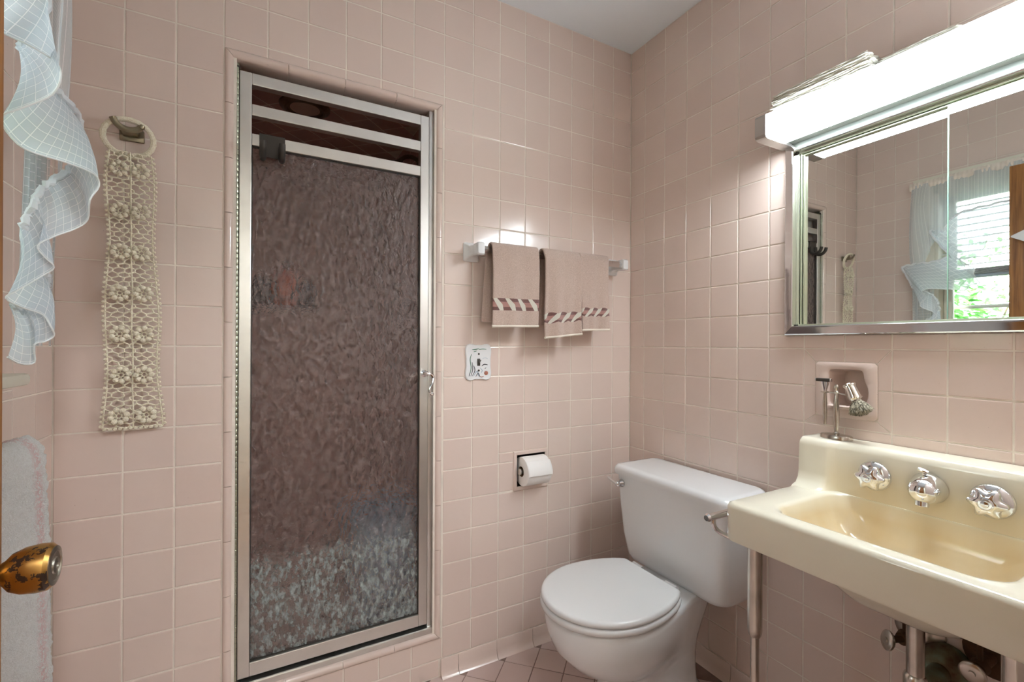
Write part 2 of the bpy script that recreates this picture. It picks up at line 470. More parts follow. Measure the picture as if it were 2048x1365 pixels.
# mitred border pieces cut round the soap recess
def border_piece(q):
    bm = bmesh.new(); n = len(q)
    c = sum((Vector((a, b, 0)) for a, b in q), Vector()) / n
    def ring(s, x): return [Vector((x, c.x + (a - c.x) * s, c.y + (b - c.y) * s)) for a, b in q]
    loft(bm, [ring(1, .006), ring(1, .0012), ring(.985, 0)], True, True)
    obj('tile', bm, 'tile', wr, smooth=False)
y0, y1, z0, z1 = NB; g = .0013; iy0, iy1, iz0, iz1 = NI
ym = -.0839 - 7 * P; zm = Z0 - 12 * P
border_piece([(y0 + g, z0 + 2 * g), (iy0 - g, iz0 + 0), (iy0 - g, zm - g), (y0 + g, zm - g)])
border_piece([(y0 + g, zm + g), (iy0 - g, zm + g), (iy0 - g, iz1), (y0 + g, z1 - 2 * g)])
border_piece([(y0 + 2 * g, z1 - g), (ym - g, z1 - g), (ym - g, iz1 + g), (iy0, iz1 + g)])
border_piece([(ym + g, z1 - g), (y1 - 2 * g, z1 - g), (iy1, iz1 + g), (ym + g, iz1 + g)])
border_piece([(y0 + 2 * g, z0 + g), (iy0, iz0 - g), (iy1, iz0 - g), (y1 - 2 * g, z0 + g)])
border_piece([(y1 - g, z0 + 2 * g), (y1 - g, zm - g), (iy1 + g, zm - g), (iy1 + g, iz0)])
border_piece([(y1 - g, zm + g), (y1 - g, z1 - 2 * g), (iy1 + g, iz1), (iy1 + g, zm + g)])

wl = struct(obj('wall_left', slab('left', XL - G, .14, YF - .1, 0, 0, HC, [WN]), 'grout', smooth=False), 'pink tiled wall with the curtained window')
tile_wall(wl, 'left', XL, lcols, [.003] + rows, [(WN[0] - .1, WN[1] + .1, WN[2] - .045, WN[3] + .09)], 290)
wf = struct(obj('wall_front', slab('front', YF - G, .1, XL - .1, .1, 0, HC, [(-1.725, -.98, 0, 2.04)]), 'grout', smooth=False), 'pink tiled wall round the doorway')
tile_wall(wf, 'front', YF, bcols, [.003] + rows, [(-1.80, -.905, -.01, 2.115)], 0, stuff_only=True)
tr = struct(obj('trim_2', slab('front', YF + .016, .14, -1.80, -.905, 0, 2.115, [(-1.725, -.98, 0, 2.04)]), 'paint', smooth=False), 'cream door casing round the doorway')

# unseen hallway added beyond the doorway, shuts out the sky and holds the fill
hallp = plain('hall_paint', lin(226, 222, 214), .7)
for nm, lo, hi, lab in (('wall_hall_left', (-2.35, -3.1, 0), (-2.25, YF - .1014, HC), 'added unseen hallway wall on the left'), ('wall_hall_right', (-.35, -3.1, 0), (-.25, YF - .1014, HC), 'added unseen hallway wall on the right'), ('wall_hall_far', (-2.35, -3.2, 0), (-.25, -3.1, HC), 'added unseen far hallway wall'), ('ceiling_hall', (-2.35, -3.2, HC + .001), (-.25, YF - .1014, HC + .06), 'added unseen white hallway ceiling'), ('floor_hall', (-2.35, -3.2, -.06), (-.25, YF - .1014, 0.0), 'added unseen wooden hallway floor')):
    struct(obj(nm, bx(lo, hi), 'wood' if 'floor' in nm else hallp, smooth=False), lab)
# cove base tiles
def cove(parent, side, a, b):
    pr = [(.0, .0625), (.0035, .062), (.005, .058), (.0055, .030), (.0075, .016), (.012, .007), (.019, .0015), (.021, 0), (.0, 0)]
    bm = bmesh.new(); rings = []
    for u in (a + .001, b - .001):
        rings.append([wpos(side, 0, u, z, o_) for o_, z in pr])
    loft(bm, rings); obj('tile', bm, 'tile', parent, angle=50)
bb = struct(obj('baseboard_back', bx((TX1 + .004, -.002, 0), (-.003, 0, .06)), 'grout', smooth=False), 'pink cove base tiles under the shower wall')
e = [-.873, -.808, -.654, -.499, -.345, -.19, -.035]
for a, b in zip(e, e[1:]): cove(bb, 'back', a, b)
br = struct(obj('baseboard_right', bx((-.002, YF + .004, 0), (0, -.003, .06)), 'grout', smooth=False), 'pink cove base tiles under the sink wall')
e = [-.04 - .155 * k for k in range(10)]
for b, a in zip(e, e[1:]):
    cove(br, 'right', max(a, YF + .005), b)

# shower surround of bullnose tiles
tb = struct(obj('trim_1', slab('back', .012, .09, TX0 + .004, TX1 - .004, TZ0 + .004, TZ1 - .004, [(OX0 - .001, OX1 + .001, OZ0 - .001, OZ1 + .001)]), 'grout', smooth=False), 'pink bullnose tile surround of the shower opening')
PR = [(.0, .006), (.0, -.001), (.003, -.0045), (.009, -.0062), (.015, -.005), (.0205, -.0005), (.0238, .006), (.0252, .014), (.0255, .06)]
def bull(side, a, b, m0, m1):
    bm = bmesh.new(); rings = []
    for end, mit in ((0, m0), (1, m1)):
        r = []
        for s, y in PR:
            t = (a + (s if mit else 0) + .0008) if end == 0 else (b - (s if mit else 0) - .0008)
            if side == 'L': r.append((TX0 + s, y, t))
            if side == 'R': r.append((TX1 - s, y, t))
            if side == 'T': r.append((t, y, TZ1 - s))
            if side == 'B': r.append((t, y, TZ0 + s))
        rings.append(r)
    loft(bm, rings, True, True, closed=True); obj('bullnose_tile', bm, 'tile', tb, angle=50)
for side, a, b in (('L', TZ0, TZ1), ('R', TZ0, TZ1), ('T', TX0, TX1), ('B', TX0, TX1)):
    n = round((b - a) / .155); e = [a + (b - a) * k / n for k in range(n + 1)]
    for k in range(n): bull(side, e[k], e[k + 1], k == 0, k == n - 1)

# shower stall behind the door
SX0, SX1, SY1, SH = -1.70, -.80, .98, 2.15
def stall(name, lo, hi, lab, m='grout'): return struct(obj(name, bx(lo, hi), m, smooth=False), lab)
sl = stall('wall_shower_left', (SX0 - .08, .1014, .0), (SX0, SY1 + .08, SH), 'pink tiled left wall inside the shower')
sr = stall('wall_shower_right', (SX1, .1014, .0), (SX1 + .08, SY1 + .08, SH), 'pink tiled right wall inside the shower')
sb = stall('wall_shower_back', (SX0, SY1, .0), (SX1, SY1 + .08, SH), 'pink tiled far wall inside the shower')
sf = stall('floor_shower', (SX0, .1014, -.02), (SX1, SY1, .05), 'pink shower floor')
sc = stall('ceiling_shower', (SX0 - .08, .1014, SH), (SX1 + .08, SY1 + .08, SH + .06), 'pink diagonally tiled shower ceiling')
svs = [.05 + P * k for k in range(19)] + [SH]
sus = [.105 + P * k for k in range(8)] + [SY1]
tile_wall(sl, 'left', SX0 + .001, sus, svs, [], 60, key='bounce_tile'); tile_wall(sr, 'right', SX1 - .001, sus, svs, [], 60, key='bounce_tile')
tile_wall(sb, 'back', SY1 - .001, [SX0 + P * k for k in range(9)] + [SX1], svs, [], 60, key='bounce_tile')
bm = bmesh.new()
cm = tile_mesh(P - .0032, P - .0032, .007, .0022, 'bounce_tile')
for i in range(-12, 13):
    for j in range(-12, 13):
        x, y = -1.25 + (i * fc - j * fs) * P, .54 + (i * fs + j * fc) * P
        if SX0 + .02 < x < SX1 - .02 and .12 < y < SY1 - .02:
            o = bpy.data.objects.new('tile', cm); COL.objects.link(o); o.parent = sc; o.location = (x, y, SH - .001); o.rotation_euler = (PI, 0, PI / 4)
bm.free()

# ------------------------------------------------------------------ window in the left wall
wd = struct(obj('window_1', slab('left', XL + .014, .016, WN[0] - .098, WN[1] + .098, WN[2] - .005, WN[3] + .088, [WN]), 'paint', smooth=False), 'cream painted sash window behind the curtain')
def wpart(name, lo, hi, m='paint', bev=.003, par=None): return obj(name, bx(lo, hi, bev), m, par or wd)
wpart('sill', (XL - .14, WN[0] - .12, WN[2] - .03), (XL + .05, -.275, WN[2] - .006), bev=.008)
for nm, lo, hi in (('jamb', (XL - .14, WN[1] - .018, WN[2]), (XL + .012, WN[1], WN[3])), ('jamb', (XL - .14, WN[0], WN[2]), (XL + .012, WN[0] + .018, WN[3])), ('head', (XL - .14, WN[0], WN[3] - .018), (XL + .012, WN[1], WN[3]))):
    wpart(nm, lo, hi, bev=.001)
def sash(xc, z0, z1, lift):
    s = wpart('sash', (xc - .016, WN[0] + .02, z0), (xc + .016, WN[1] - .02, z0 + .045))
    wpart('top_rail', (xc - .016, WN[0] + .02, z1 - .04), (xc + .016, WN[1] - .02, z1), par=s)
    wpart('stile', (xc - .016, WN[0] + .02, z0), (xc + .016, WN[0] + .062, z1), par=s)
    wpart('stile', (xc - .016, WN[1] - .062, z0), (xc + .016, WN[1] - .02, z1), par=s)
    wpart('pane', (xc - .002, WN[0] + .06, z0 + .044), (xc + .002, WN[1] - .06, z1 - .039), 'glass', 0, s)
sash(XL - .105, 1.545, 2.02, 0)
sash(XL - .065, 1.135, 1.585, 0)
sb2 = wpart('screen_bar', (XL - .135, WN[0] + .02, 1.375), (XL - .125, WN[1] - .02, 1.395), 'alu', .001)

# wooden room door standing open against the left wall
DX = -1.709
dr = struct(obj('door_1', bx((DX - .036, -1.452, .012), (DX, -.733, 2.035), .002), 'wood', smooth=False), 'brown oak veneer door standing open before the window')
kb = obj('door_knob', lathe(bmesh.new(), [(.031, 0), (.031, .004), (.026, .007), (.013, .010), (.0115, .020), (.014, .024), (.021, .030), (.0255, .040), (.0272, .052), (.0262, .062), (.0225, .0655), (.0, .0655)], (DX, -.795, .903), (1, 0, 0), 36), 'brass', dr)
tag(kb, 'worn brass door knob')
kf = obj('knob_face', lathe(bmesh.new(), [(.022, .0645), (.0222, .0665), (.017, .0672), (.0165, .066), (.010, .066), (.009, .0675), (.004, .068), (.0038, .0665), (0, .0665)], (DX, -.795, .903), (1, 0, 0), 32), 'knob_face', kb)
for z in (.25, 1.05, 1.8):
    obj('hinge', lathe(bmesh.new(), [(.006, 0), (.007, .002), (.007, .086), (.006, .088)], (DX + .004, -1.456, z), (0, 0, 1), 10), 'bronze', dr)

# ================================================================== THINGS
def bar(par, name, lo, hi, m='alu', bev=.002): return obj(name, bx(lo, hi, bev), m, par, smooth=False)

# fixed aluminium jambs of the shower
fj = struct(obj('trim_3', bx((OX1 - .0195, .012, OZ0), (OX1, .05, OZ1), .002), 'alu'), 'aluminium jambs and threshold of the shower opening')
bar(fj, 'hinge_jamb', (OX0 + .0025, .018, OZ0), (OX0 + .010, .05, OZ1), 'alu_gold', .001)
bar(fj, 'threshold', (OX0, .004, OZ0 - .006), (OX1, .06, OZ0 + .018), 'alu', .004)
bar(fj, 'gap_shade_bar', (OX0, .03, OZ0 + .017), (OX1 - .02, .046, OZ0 + .030), 'black', 0)  # black bar painting the shade in the gap below the door

sd = thing('shower_door', 'framed shower door of hammered obscure glass with aluminium rails', 'shower door', (-1.201, .03, .19))
DX0, DX1, DZ0, DZ1 = -1.4865, -.9185, .192, 1.956
bar(sd, 'stile', (DX0, .012, DZ0), (DX0 + .031, .040, DZ1)); bar(sd, 'stile', (DX1 - .030, .012, DZ0), (DX1, .040, DZ1))
bar(sd, 'top_rail', (DX0 + .031, .012, DZ1 - .034), (DX1 - .030, .040, DZ1)); bar(sd, 'bottom_rail', (DX0 + .031, .012, DZ0), (DX1 - .030, .040, DZ0 + .040))
bar(sd, 'crossbar', (DX0 + .031, .013, 1.833), (DX1 - .030, .039, 1.866)); bar(sd, 'crossbar', (DX0 + .031, .013, 1.746), (DX1 - .030, .039, 1.780))
gp = bar(sd, 'glass_pane', (DX0 + .029, .0235, DZ0 + .038), (DX1 - .028, .0285, 1.748), 'obscure', 0); tag(gp, 'hammered obscure glass with water scale at its foot')
gk = bmesh.new()
box(gk, (DX0 + .031, .017, DZ0 + .040), (DX0 + .0335, .034, 1.746)); box(gk, (DX1 - .0325, .017, DZ0 + .040), (DX1 - .030, .034, 1.746))
box(gk, (DX0 + .031, .017, DZ0 + .040), (DX1 - .030, .034, DZ0 + .0425)); box(gk, (DX0 + .031, .017, 1.7435), (DX1 - .030, .034, 1.746))
obj('gasket', gk, 'steel_dark', sd)
hg = bmesh.new()
z = OZ0 + .03
while z < OZ1 - .03:
    lathe(hg, [(.0030, 0), (.0034, .0006), (.0034, .0142), (.0030, .0148)], (OX0 + .0085 - .003, .010, z), (0, 0, 1), 8); z += .0158
ph = obj('piano_hinge', hg, 'alu_gold', sd); ph['kind'] = 'stuff'
box_h = obj('hinge_leaf', bx((OX0 + .0035, .013, OZ0 + .02), (DX0 + .002, .016, OZ1 - .01)), 'steel_dark', sd)
hd = obj('handle', lathe(bmesh.new(), [(.0, -.006), (.010, -.006), (.0125, -.003), (.0125, .002), (.009, .005), (.0065, .007), (.0065, .022), (.009, .026), (.0095, .031), (.006, .035), (.0, .036)], (-.9335, .012, 1.064), (0, -1, 0), 24), 'chrome', sd)
tb_ = bmesh.new(); pts = spline([(-.9335, -.018, 1.064), (-.920, -.022, 1.063), (-.9115, -.025, 1.051), (-.915, -.027, 1.033), (-.9235, -.027, 1.017), (-.9255, -.027, 1.003), (-.918, -.027, .995)], 6)
tube(tb_, pts, [.0055 - .0022 * i / len(pts) for i in range(len(pts))], 10)
lathe(tb_, [(0, -.007), (.005, -.005), (.007, 0), (.005, .005), (0, .007)], (-.917, -.027, .995), (1, 0, 0), 14)
obj('lever', tb_, 'chrome', hd)
tb_ = bmesh.new(); tube(tb_, spline([(-.9335, .04, 1.064), (-.9335, .062, 1.064), (-.955, .07, 1.055), (-.968, .07, 1.035), (-.968, .07, 1.012)], 5), .005, 10); obj('inner_lever', tb_, 'chrome', sd)

# over-door hook on the lower crossbar
oh = thing('over_door_hook', 'dark bronze double hook hung over the shower door crossbar', 'hook', (-1.40, 0, 1.70))
b_ = bmesh.new(); prof = [(.042, 1.752), (.042, 1.783), (.012, 1.784), (.0085, 1.781), (.0085, 1.716), (.0105, 1.716), (.0105, 1.7795), (.040, 1.7815), (.040, 1.752)]
loft(b_, [[(x, y, z) for y, z in prof] for x in (-1.436, -1.368)]); obj('strap', b_, 'steel_dark', oh)
for x in (-1.4265, -1.3775):
    b_ = bmesh.new(); tube(b_, spline([(x, .007, 1.75), (x, .004, 1.722), (x, -.008, 1.706), (x, -.030, 1.706), (x, -.047, 1.722), (x, -.052, 1.740)], 6), .0085, 12); obj('prong', b_, 'steel_dark', oh)

# inside the shower
sg = thing('shower_ceiling_light', 'round unlit recessed light with dark metal ring in shower ceiling', 'ceiling light', (-1.272, .558, SH))
obj('ring', lathe(bmesh.new(), [(.066, -.012), (.070, -.020), (.078, -.020), (.086, -.012), (.096, -.008), (.098, 0), (.064, 0)], (-1.272, .558, SH), (0, 0, 1), 40), 'bronze', sg)
obj('lens', lathe(bmesh.new(), [(.0, -.016), (.03, -.0155), (.055, -.013), (.066, -.008), (.066, -.002), (0, -.002)], (-1.272, .558, SH), (0, 0, 1), 40), plain('frosted_lens', lin(225, 205, 190), .5), sg)
hdh = thing('showerhead', 'dark shower head on a bent arm inside the stall', 'shower head', (-.80, .50, 1.97))
b_ = bmesh.new(); tube(b_, spline([(-.80, .50, 1.99), (-.835, .50, 2.005), (-.865, .50, 2.00), (-.885, .50, 1.985)], 5), .0095, 12); obj('arm', b_, 'bronze', hdh)
obj('spray_head', lathe(bmesh.new(), [(.009, 0), (.012, .01), (.014, .02), (.030, .042), (.036, .058), (.034, .062), (0, .062)], (-.882, .50, 1.99), (-.55, 0, -.85), 24), 'bronze', hdh)
obj('flange', lathe(bmesh.new(), [(.028, 0), (.026, .006), (.012, .012)], (-.802, .50, 1.99), (-1, 0, 0), 24), 'bronze', hdh)
sv = thing('shower_valve', 'dark three-lobed shower tap on a pale round plate', 'tap', (-.80, .50, 1.30))
obj('plate', lathe(bmesh.new(), [(.085, 0), (.085, .004), (.070, .012), (.02, .016)], (-.802, .52, 1.32), (-1, 0, 0), 32), 'chrome', sv)
b_ = bmesh.new()
for a in (0, 120, 240):
    a = math.radians(a + 20); lathe(b_, [(0, -.02), (.018, -.014), (.026, 0), (.018, .014), (0, .02)], (-.86, .52 + .034 * math.cos(a), 1.32 + .034 * math.sin(a)), (-1, 0, 0), 14)
lathe(b_, [(.014, 0), (.014, .07), (0, .072)], (-.812, .52, 1.32), (-1, 0, 0), 14); obj('handle', b_, 'steel_dark', sv)
shf = thing('shower_shelf', 'small wire shelf high on the inside of the shower', 'shelf', (-1.38, .3, 1.27))
b_ = bmesh.new()
for y in (.115, .14, .165, .19, .215): tube(b_, [(-1.70, y, 1.285), (-1.27, y, 1.285)], .0025, 6)
for x in (-1.695, -1.55, -1.40, -1.275): tube(b_, [(x, .108, 1.2805), (x, .225, 1.2805)], .0025, 6)
tube(b_, [(-1.70, .108, 1.31), (-1.27, .108, 1.31), (-1.27, .225, 1.31), (-1.70, .225, 1.31)], .003, 6); obj('wire_basket', b_, 'steel_dark', shf)
def bottle(nm, x, y, r, h, m, lab, neck=True):
    t = thing(nm, lab, 'bottle', (x, y, 1.288), None)
    obj('body', lathe(bmesh.new(), [(r * .9, 0), (r, .006), (r, h * .72), (r * .8, h * .8), (r * .38, h * .85), (r * .38, h * .88)], (x, y, 1.288), (0, 0, 1), 20), m, t)
    obj('cap', lathe(bmesh.new(), [(r * .46, h * .86), (r * .48, h), (0, h)], (x, y, 1.288), (0, 0, 1), 16), 'steel_dark', t)
dk = plain('dark_bottle', lin(48, 40, 42), .35); orr = plain('orange_bottle', lin(176, 84, 44), .4)
bottle('shampoo_bottle', -1.425, .165, .030, .10, dk, 'squat dark bottle seen dimly through obscure glass, left of the three')
bottle('shampoo_bottle', -1.360, .16, .034, .145, orr, 'tall orange bottle seen dimly through obscure glass')
bottle('shampoo_bottle', -1.298, .165, .029, .095, dk, 'squat dark bottle seen dimly through obscure glass, right of the three')
bk = thing('bucket', 'tall pale blue bucket on the shower floor, blurred by the glass', 'bucket', (-1.00, .275, .05))
obj('tub', lathe(bmesh.new(), [(.105, 0), (.11, .005), (.145, .46), (.152, .465), (.152, .475), (.140, .475), (.104, .012), (0, .012)], (-1.00, .275, .05), (0, 0, 1), 36), plain('blue_plastic', lin(160, 210, 245), .4), bk)
b_ = bmesh.new(); tube(b_, [(-1.00 + .148 * math.cos(a), .275 - .148 * math.sin(a) * .35, .505 - .148 * math.sin(a) * .55) for a in [PI * k / 14 for k in range(15)]], .003, 6); obj('bail_handle', b_, 'alu', bk)

# ------------------------------------------------------------------ light switch
sw = thing('switch_plate', 'white painted ceramic switch plate with a mountain scene', 'light switch', (-.735, 0, 1.10))
b_ = bmesh.new(); x0, x1, z0, z1 = -.785, -.6845, 1.036, 1.165; cx_, cz_ = (x0 + x1) / 2, (z0 + z1) / 2
def plate_ring(sc, y):
    out = []
    for k in range(72):
        a = 2 * PI * k / 72; c, s = math.cos(a), math.sin(a)
        q = (abs(c) ** 7 + abs(s) ** 7) ** (-1 / 7)
        wob = 1 + .035 * math.cos(4 * a + PI) * (1 if True else 0) + .012 * math.cos(12 * a)
        out.append((cx_ + (x1 - x0) / 2 * q * c * wob * sc, y, cz_ + (z1 - z0) / 2 * q * s * wob * sc))
    return out
loft(b_, [plate_ring(1, -.0005), plate_ring(1, -.005), plate_ring(.96, -.0085), plate_ring(.86, -.0075), plate_ring(.3, -.0072)]); obj('plate', b_, 'china', sw)
ink = plain('ink_black', lin(52, 54, 62), .3); grn = plain('glaze_green', lin(92, 138, 116), .3); rst = plain('glaze_rust', lin(168, 108, 90), .3); blu = plain('glaze_blue', lin(150, 172, 190), .3)
def stroke(pts, w, m, nm='painted_stroke'):
    b = bmesh.new(); P2 = spline([(cx_ + a, -.0080, cz_ + c) for a, c in pts], 5); n = len(P2)
    tube(b, P2, [w * (.35 + .65 * math.sin(PI * (i + .6) / (n + .4))) for i in range(n)], 6, flat=(1, 1)); obj(nm, b, m, sw)
for pts, w, m in (([(-.036, -.045), (-.030, -.02), (-.034, .01), (-.028, .03)], .0014, grn), ([(-.031, -.05), (-.024, -.025), (-.026, .0)], .0013, ink), ([(-.026, -.05), (-.015, -.03), (-.020, -.012)], .0014, ink), ([(-.020, -.05), (-.006, -.032), (.0, -.05)], .0014, blu), ([(-.012, -.052), (-.002, -.040), (.006, -.054)], .0013, ink),
                  ([(-.026, .046), (-.012, .047), (.002, .050)], .0016, grn), ([(.0, .046), (.014, .048), (.030, .047)], .0014, grn), ([(-.02, .038), (-.008, .041)], .0013, grn), ([(.012, -.014), (.022, -.008), (.036, -.010)], .0018, ink), ([(.014, .012), (.026, .016), (.036, .012)], .0007, blu), ([(.006, -.020), (.014, -.030), (.010, -.038)], .0011, blu), ([(.004, -.052), (.012, -.054), (.020, -.052)], .0016, rst), ([(.024, -.024), (.030, -.020)], .0009, ink), ([(-.034, -.036), (-.038, -.050)], .0012, ink)):
    stroke(pts, w, m)
obj('painted_rock', lathe(bmesh.new(), [(.0, .0), (.006, -.0004), (.0085, .001), (.009, .002)], (cx_ + .030, -.0082, cz_ - .040), (0, 1, 0), 14), rst, sw)
tg = obj('toggle', bx((cx_ - .0055, -.0095, cz_ - .013), (cx_ + .0055, -.006, cz_ + .013), .001), 'steel_dark', sw)
b_ = bmesh.new(); loft(b_, [rrect(cx_ - .004, cx_ + .004, -.011, -.008, .001, cz_ - .002, 2), rrect(cx_ - .0035, cx_ + .0035, -.024, -.014, .001, cz_ + .009, 2)]); obj('lever', b_, plain('toggle_ivory', lin(120, 116, 110), .4), tg)
for dz in (-.030, .030): obj('screw', lathe(bmesh.new(), [(.0036, -.0075), (.0034, -.0095), (0, -.0100)], (cx_, 0, cz_ + dz), (0, 1, 0), 12), 'steel_dark', sw)

# ------------------------------------------------------------------ towel rail and hand towels
YB, ZB = -.078, 1.497
rl = thing('towel_rail', 'chrome towel bar on two white ceramic brackets by the shower', 'towel rail', (-.45, 0, 1.5))
b_ = bmesh.new(); q = .0095
loft(b_, [[(x, YB, ZB + q * 1.3), (x, YB - q * 1.1, ZB), (x, YB, ZB - q * 1.3), (x, YB + q * 1.1, ZB)] for x in (-.762, -.118)]); obj('bar', b_, 'chrome', rl, angle=20)
def bracket(x, s):
    b = bmesh.new()
    def ring(w, h, y, r, dz=0): return [Vector((v.x, y, v.y)) for v in rrect(x - w, x + w, ZB + dz - h, ZB + dz + h, r, 0, 3)]
    loft(b, [ring(.030, .034, 0, .006), ring(.030, .034, -.006, .006), ring(.027, .031, -.010, .006), ring(.017, .020, -.024, .006), ring(.014, .018, -.045, .006), ring(.015, .021, -.060, .006), ring(.015, .022, -.088, .006), ring(.012, .018, -.094, .005)])
    obj('bracket', b, 'china', rl, angle=30)
bracket(-.765, 1); bracket(-.112, -1)
tA = lin(205, 176, 160); tB = lin(232, 208, 194)
def towel(label, X0, X1, zf, zb, mat, slant=0, seed=0, amp=.004, yf=0, dxb=0, band=None):
    t = thing('hand_towel', label, 'towel', ((X0 + X1) / 2, YB, ZB), 'hand towels on the rail')
    rd = random.Random(seed); ph = [rd.uniform(0, 6.28) for _ in range(4)]
    top = ZB + .010
    path = [(-.050, zb), (-.0515, top - .02)] + [(YB + .0175 * math.cos(a), top - .002 + .0175 * math.sin(a)) for a in [PI * k / 8 for k in range(1, 8)]] + [(-.0985 - yf, top - .02), (-.104 - yf, zf)]
    L = [0]
    for a, b in zip(path, path[1:]): L.append(L[-1] + math.hypot(b[0] - a[0], b[1] - a[1]))
    ltop = L[5]
    def at(s):
        s = max(0, min(L[-1] - 1e-6, s)); k = max(i for i in range(len(L) - 1) if L[i] <= s); f = (s - L[k]) / (L[k + 1] - L[k])
        return [path[k][i] + f * (path[k + 1][i] - path[k][i]) for i in (0, 1)]
    def fn(u, v):
        s = v * L[-1]; y, z = at(s); d = abs(s - ltop) / .3; d = min(d, 1.1)
        x = X0 + u * (X1 - X0)
        if s < ltop: x += dxb * d
        wv = amp * d * (math.sin(u * 9 + ph[0]) + .6 * math.sin(u * 17 + ph[1]) + .3 * math.sin(v * 23 + ph[2]))
        y += wv; x += .004 * d * math.sin(v * 7 + ph[3]) - .006 * (u - .5) * d
        if s > ltop: z += slant * (u - .5) * d
        return Vector((x, y, z))
    b = sheet(bmesh.new(), fn, 26, 60, lambda u, v: (u, v * L[-1] - ltop))
    o = obj('cloth', b, mat, t); solidify(o, .009, 0); subsurf(o, 1)
    b = bmesh.new(); tube(b, [fn(k / 20, 1.0) + Vector((0, -.001, -.001)) for k in range(21)], .0045, 8, flat=(1, 1)); obj('hem', b, plain('towel_hem', lin(238, 228, 214), .9), t)
    return t
towel('pink hand towel with straight-edged diamond border, nearest the switch plate', -.727, -.535, 1.232, 1.245, terry('terry_diag', tA, tB, (.205, .247, 'diag')), .004, 3, .004, dxb=-.018)
towel('pink hand towel hanging lowest on the rail, middle of the three', -.515, -.3485, 1.200, 1.235, terry('terry_rope_a', tA, tB, (.248, .286, 'rope')), .014, 8, .006, .008, dxb=-.02)
towel('pink hand towel with rope border, nearest the corner', -.346, -.203, 1.226, 1.24, terry('terry_rope_b', tA, tB, (.222, .255, 'rope')), .004, 12, .003, -.006)

# ------------------------------------------------------------------ paper holder and roll
ph_ = thing('paper_holder', 'recessed chrome paper holder with pink ceramic flange', 'paper holder', (-.508, 0, .68))
b_ = bmesh.new()
a, b, c, d = TP; ia, ib, ic, id_ = TPi
def rg(x0, x1, z0, z1, y): return [(x0, y, z0), (x1, y, z0), (x1, y, z1), (x0, y, z1)]
loft(b_, [rg(a, b, c, d, .004), rg(a, b, c, d, -.002), rg(a + .003, b - .003, c + .003, d - .003, -.004), rg(ia - .002, ib + .002, ic - .002, id_ + .002, -.003), rg(ia, ib, ic, id_, .0)], False, False); obj('flange', b_, 'tile', ph_, smooth=False)
b_ = bmesh.new(); loft(b_, [rg(ia, ib, ic, id_, .0), rg(ia, ib, ic, id_, .065)], False, True); solidify(obj('recess_box', b_, 'steel_dark', ph_, smooth=False), .001)
obj('spindle', lathe(bmesh.new(), [(.012, 0), (.012, .006), (.008, .008), (.008, .117), (.012, .119), (.012, .125)], (ia, -.015, .682), (1, 0, 0), 16), 'alu', ph_)
pr_ = thing('toilet_roll', 'white toilet paper roll in the recessed holder', 'toilet roll', (-.508, -.015, .682))
b_ = bmesh.new(); lathe(b_, [(.020, .0), (.052, .0), (.0545, .002), (.0545, .104), (.052, .106), (.020, .106), (.020, .0)], (-.5595, -.015, .682), (1, 0, 0), 48, caps=False)
obj('paper', b_, plain('tissue', lin(246, 243, 240), .95, bump=.15, bscale=90), pr_, angle=40)
obj('core', lathe(bmesh.new(), [(.0205, .001), (.0205, .105), (.0185, .105), (.0185, .001), (.0205, .001)], (-.5595, -.015, .682), (1, 0, 0), 24, caps=False), plain('cardboard', lin(150, 120, 92), .9), pr_)
b_ = sheet(bmesh.new(), lambda u, v: Vector((-.5595 + .106 * u, -.015 - .0552 * math.cos(math.radians(52 - 62 * v)) - .006 * max(0, v - .62) - .0006, .682 + .0552 * math.sin(math.radians(52 - 62 * v)) + .002 * math.sin(u * 9) * max(0, v - .8))), 14, 16)
solidify(obj('loose_sheet', b_, plain('tissue_sheet', lin(248, 246, 244), .95), pr_), .0006)

# ------------------------------------------------------------------ medicine cabinet
mc = thing('medicine_cabinet', 'chrome framed medicine cabinet with two sliding mirror doors', 'cabinet', (0, -1.05, 1.2))
y0, y1, z0, z1 = CB
obj('body', slab('right', .0305, .06, y0 + .012, y1 - .012, z0 + .014, z1 - .012, []), 'paint', mc, smooth=False)
fp = [(0, .0), (0, -.011), (.003, -.0135), (.021, -.0165), (.0245, -.0175), (.0265, -.016), (.0265, .030)]
def fr(side):
    bm = bmesh.new(); rings = []
    for end in (0, 1):
        r = []
        for s, x in fp:
            if side in 'LR':
                yy = (y1 - s) if side == 'L' else (y0 + s); zz = (z0 + s) if end == 0 else (z1 - s)
            else:
                zz = (z1 - s) if side == 'T' else (z0 + s); yy = (y0 + s) if end == 0 else (y1 - s)
            r.append((x, yy, zz))
        rings.append(r)
    loft(bm, rings, True, True); obj('frame', bm, 'chrome', mc, smooth=False)
for s_ in 'LRTB': fr(s_)
i0, i1, j0, j1 = y0 + .0265, y1 - .0265, z0 + .0265, z1 - .0265
for lo, hi in (((.004, i1 - .008, j0), (.03, i1, j1)), ((.008, i1 - .014, j0), (.03, i1 - .0095, j1)), ((.012, i1 - .020, j0), (.03, i1 - .0155, j1)), ((.004, i0, j1 - .006), (.03, i1, j1)), ((.011, i0, j1 - .011), (.03, i1, j1 - .0075)), ((.004, i0, j0), (.03, i1, j0 + .006)), ((.004, i0, j0), (.03, i0 + .008, j1))):
    obj('track', bx(lo, hi, .0008), 'alu_gold', mc, smooth=False)
YM = -1.066
m1 = obj('mirror_door', bx((.0205, YM - .02, j0 + .005), (.0245, i1 - .019, j1 - .010), .0005), 'mirror', mc, smooth=False)
m2 = obj('mirror_door', bx((.0125, i0 + .006, j0 + .004), (.0165, YM, j1 - .006), .0005), 'mirror', mc, smooth=False)
obj('edge_trim', bx((.0115, YM, j0 + .004), (.0175, YM + .0022, j1 - .006)), plain('green_glass_edge', lin(150, 190, 170), .1), m2, smooth=False)

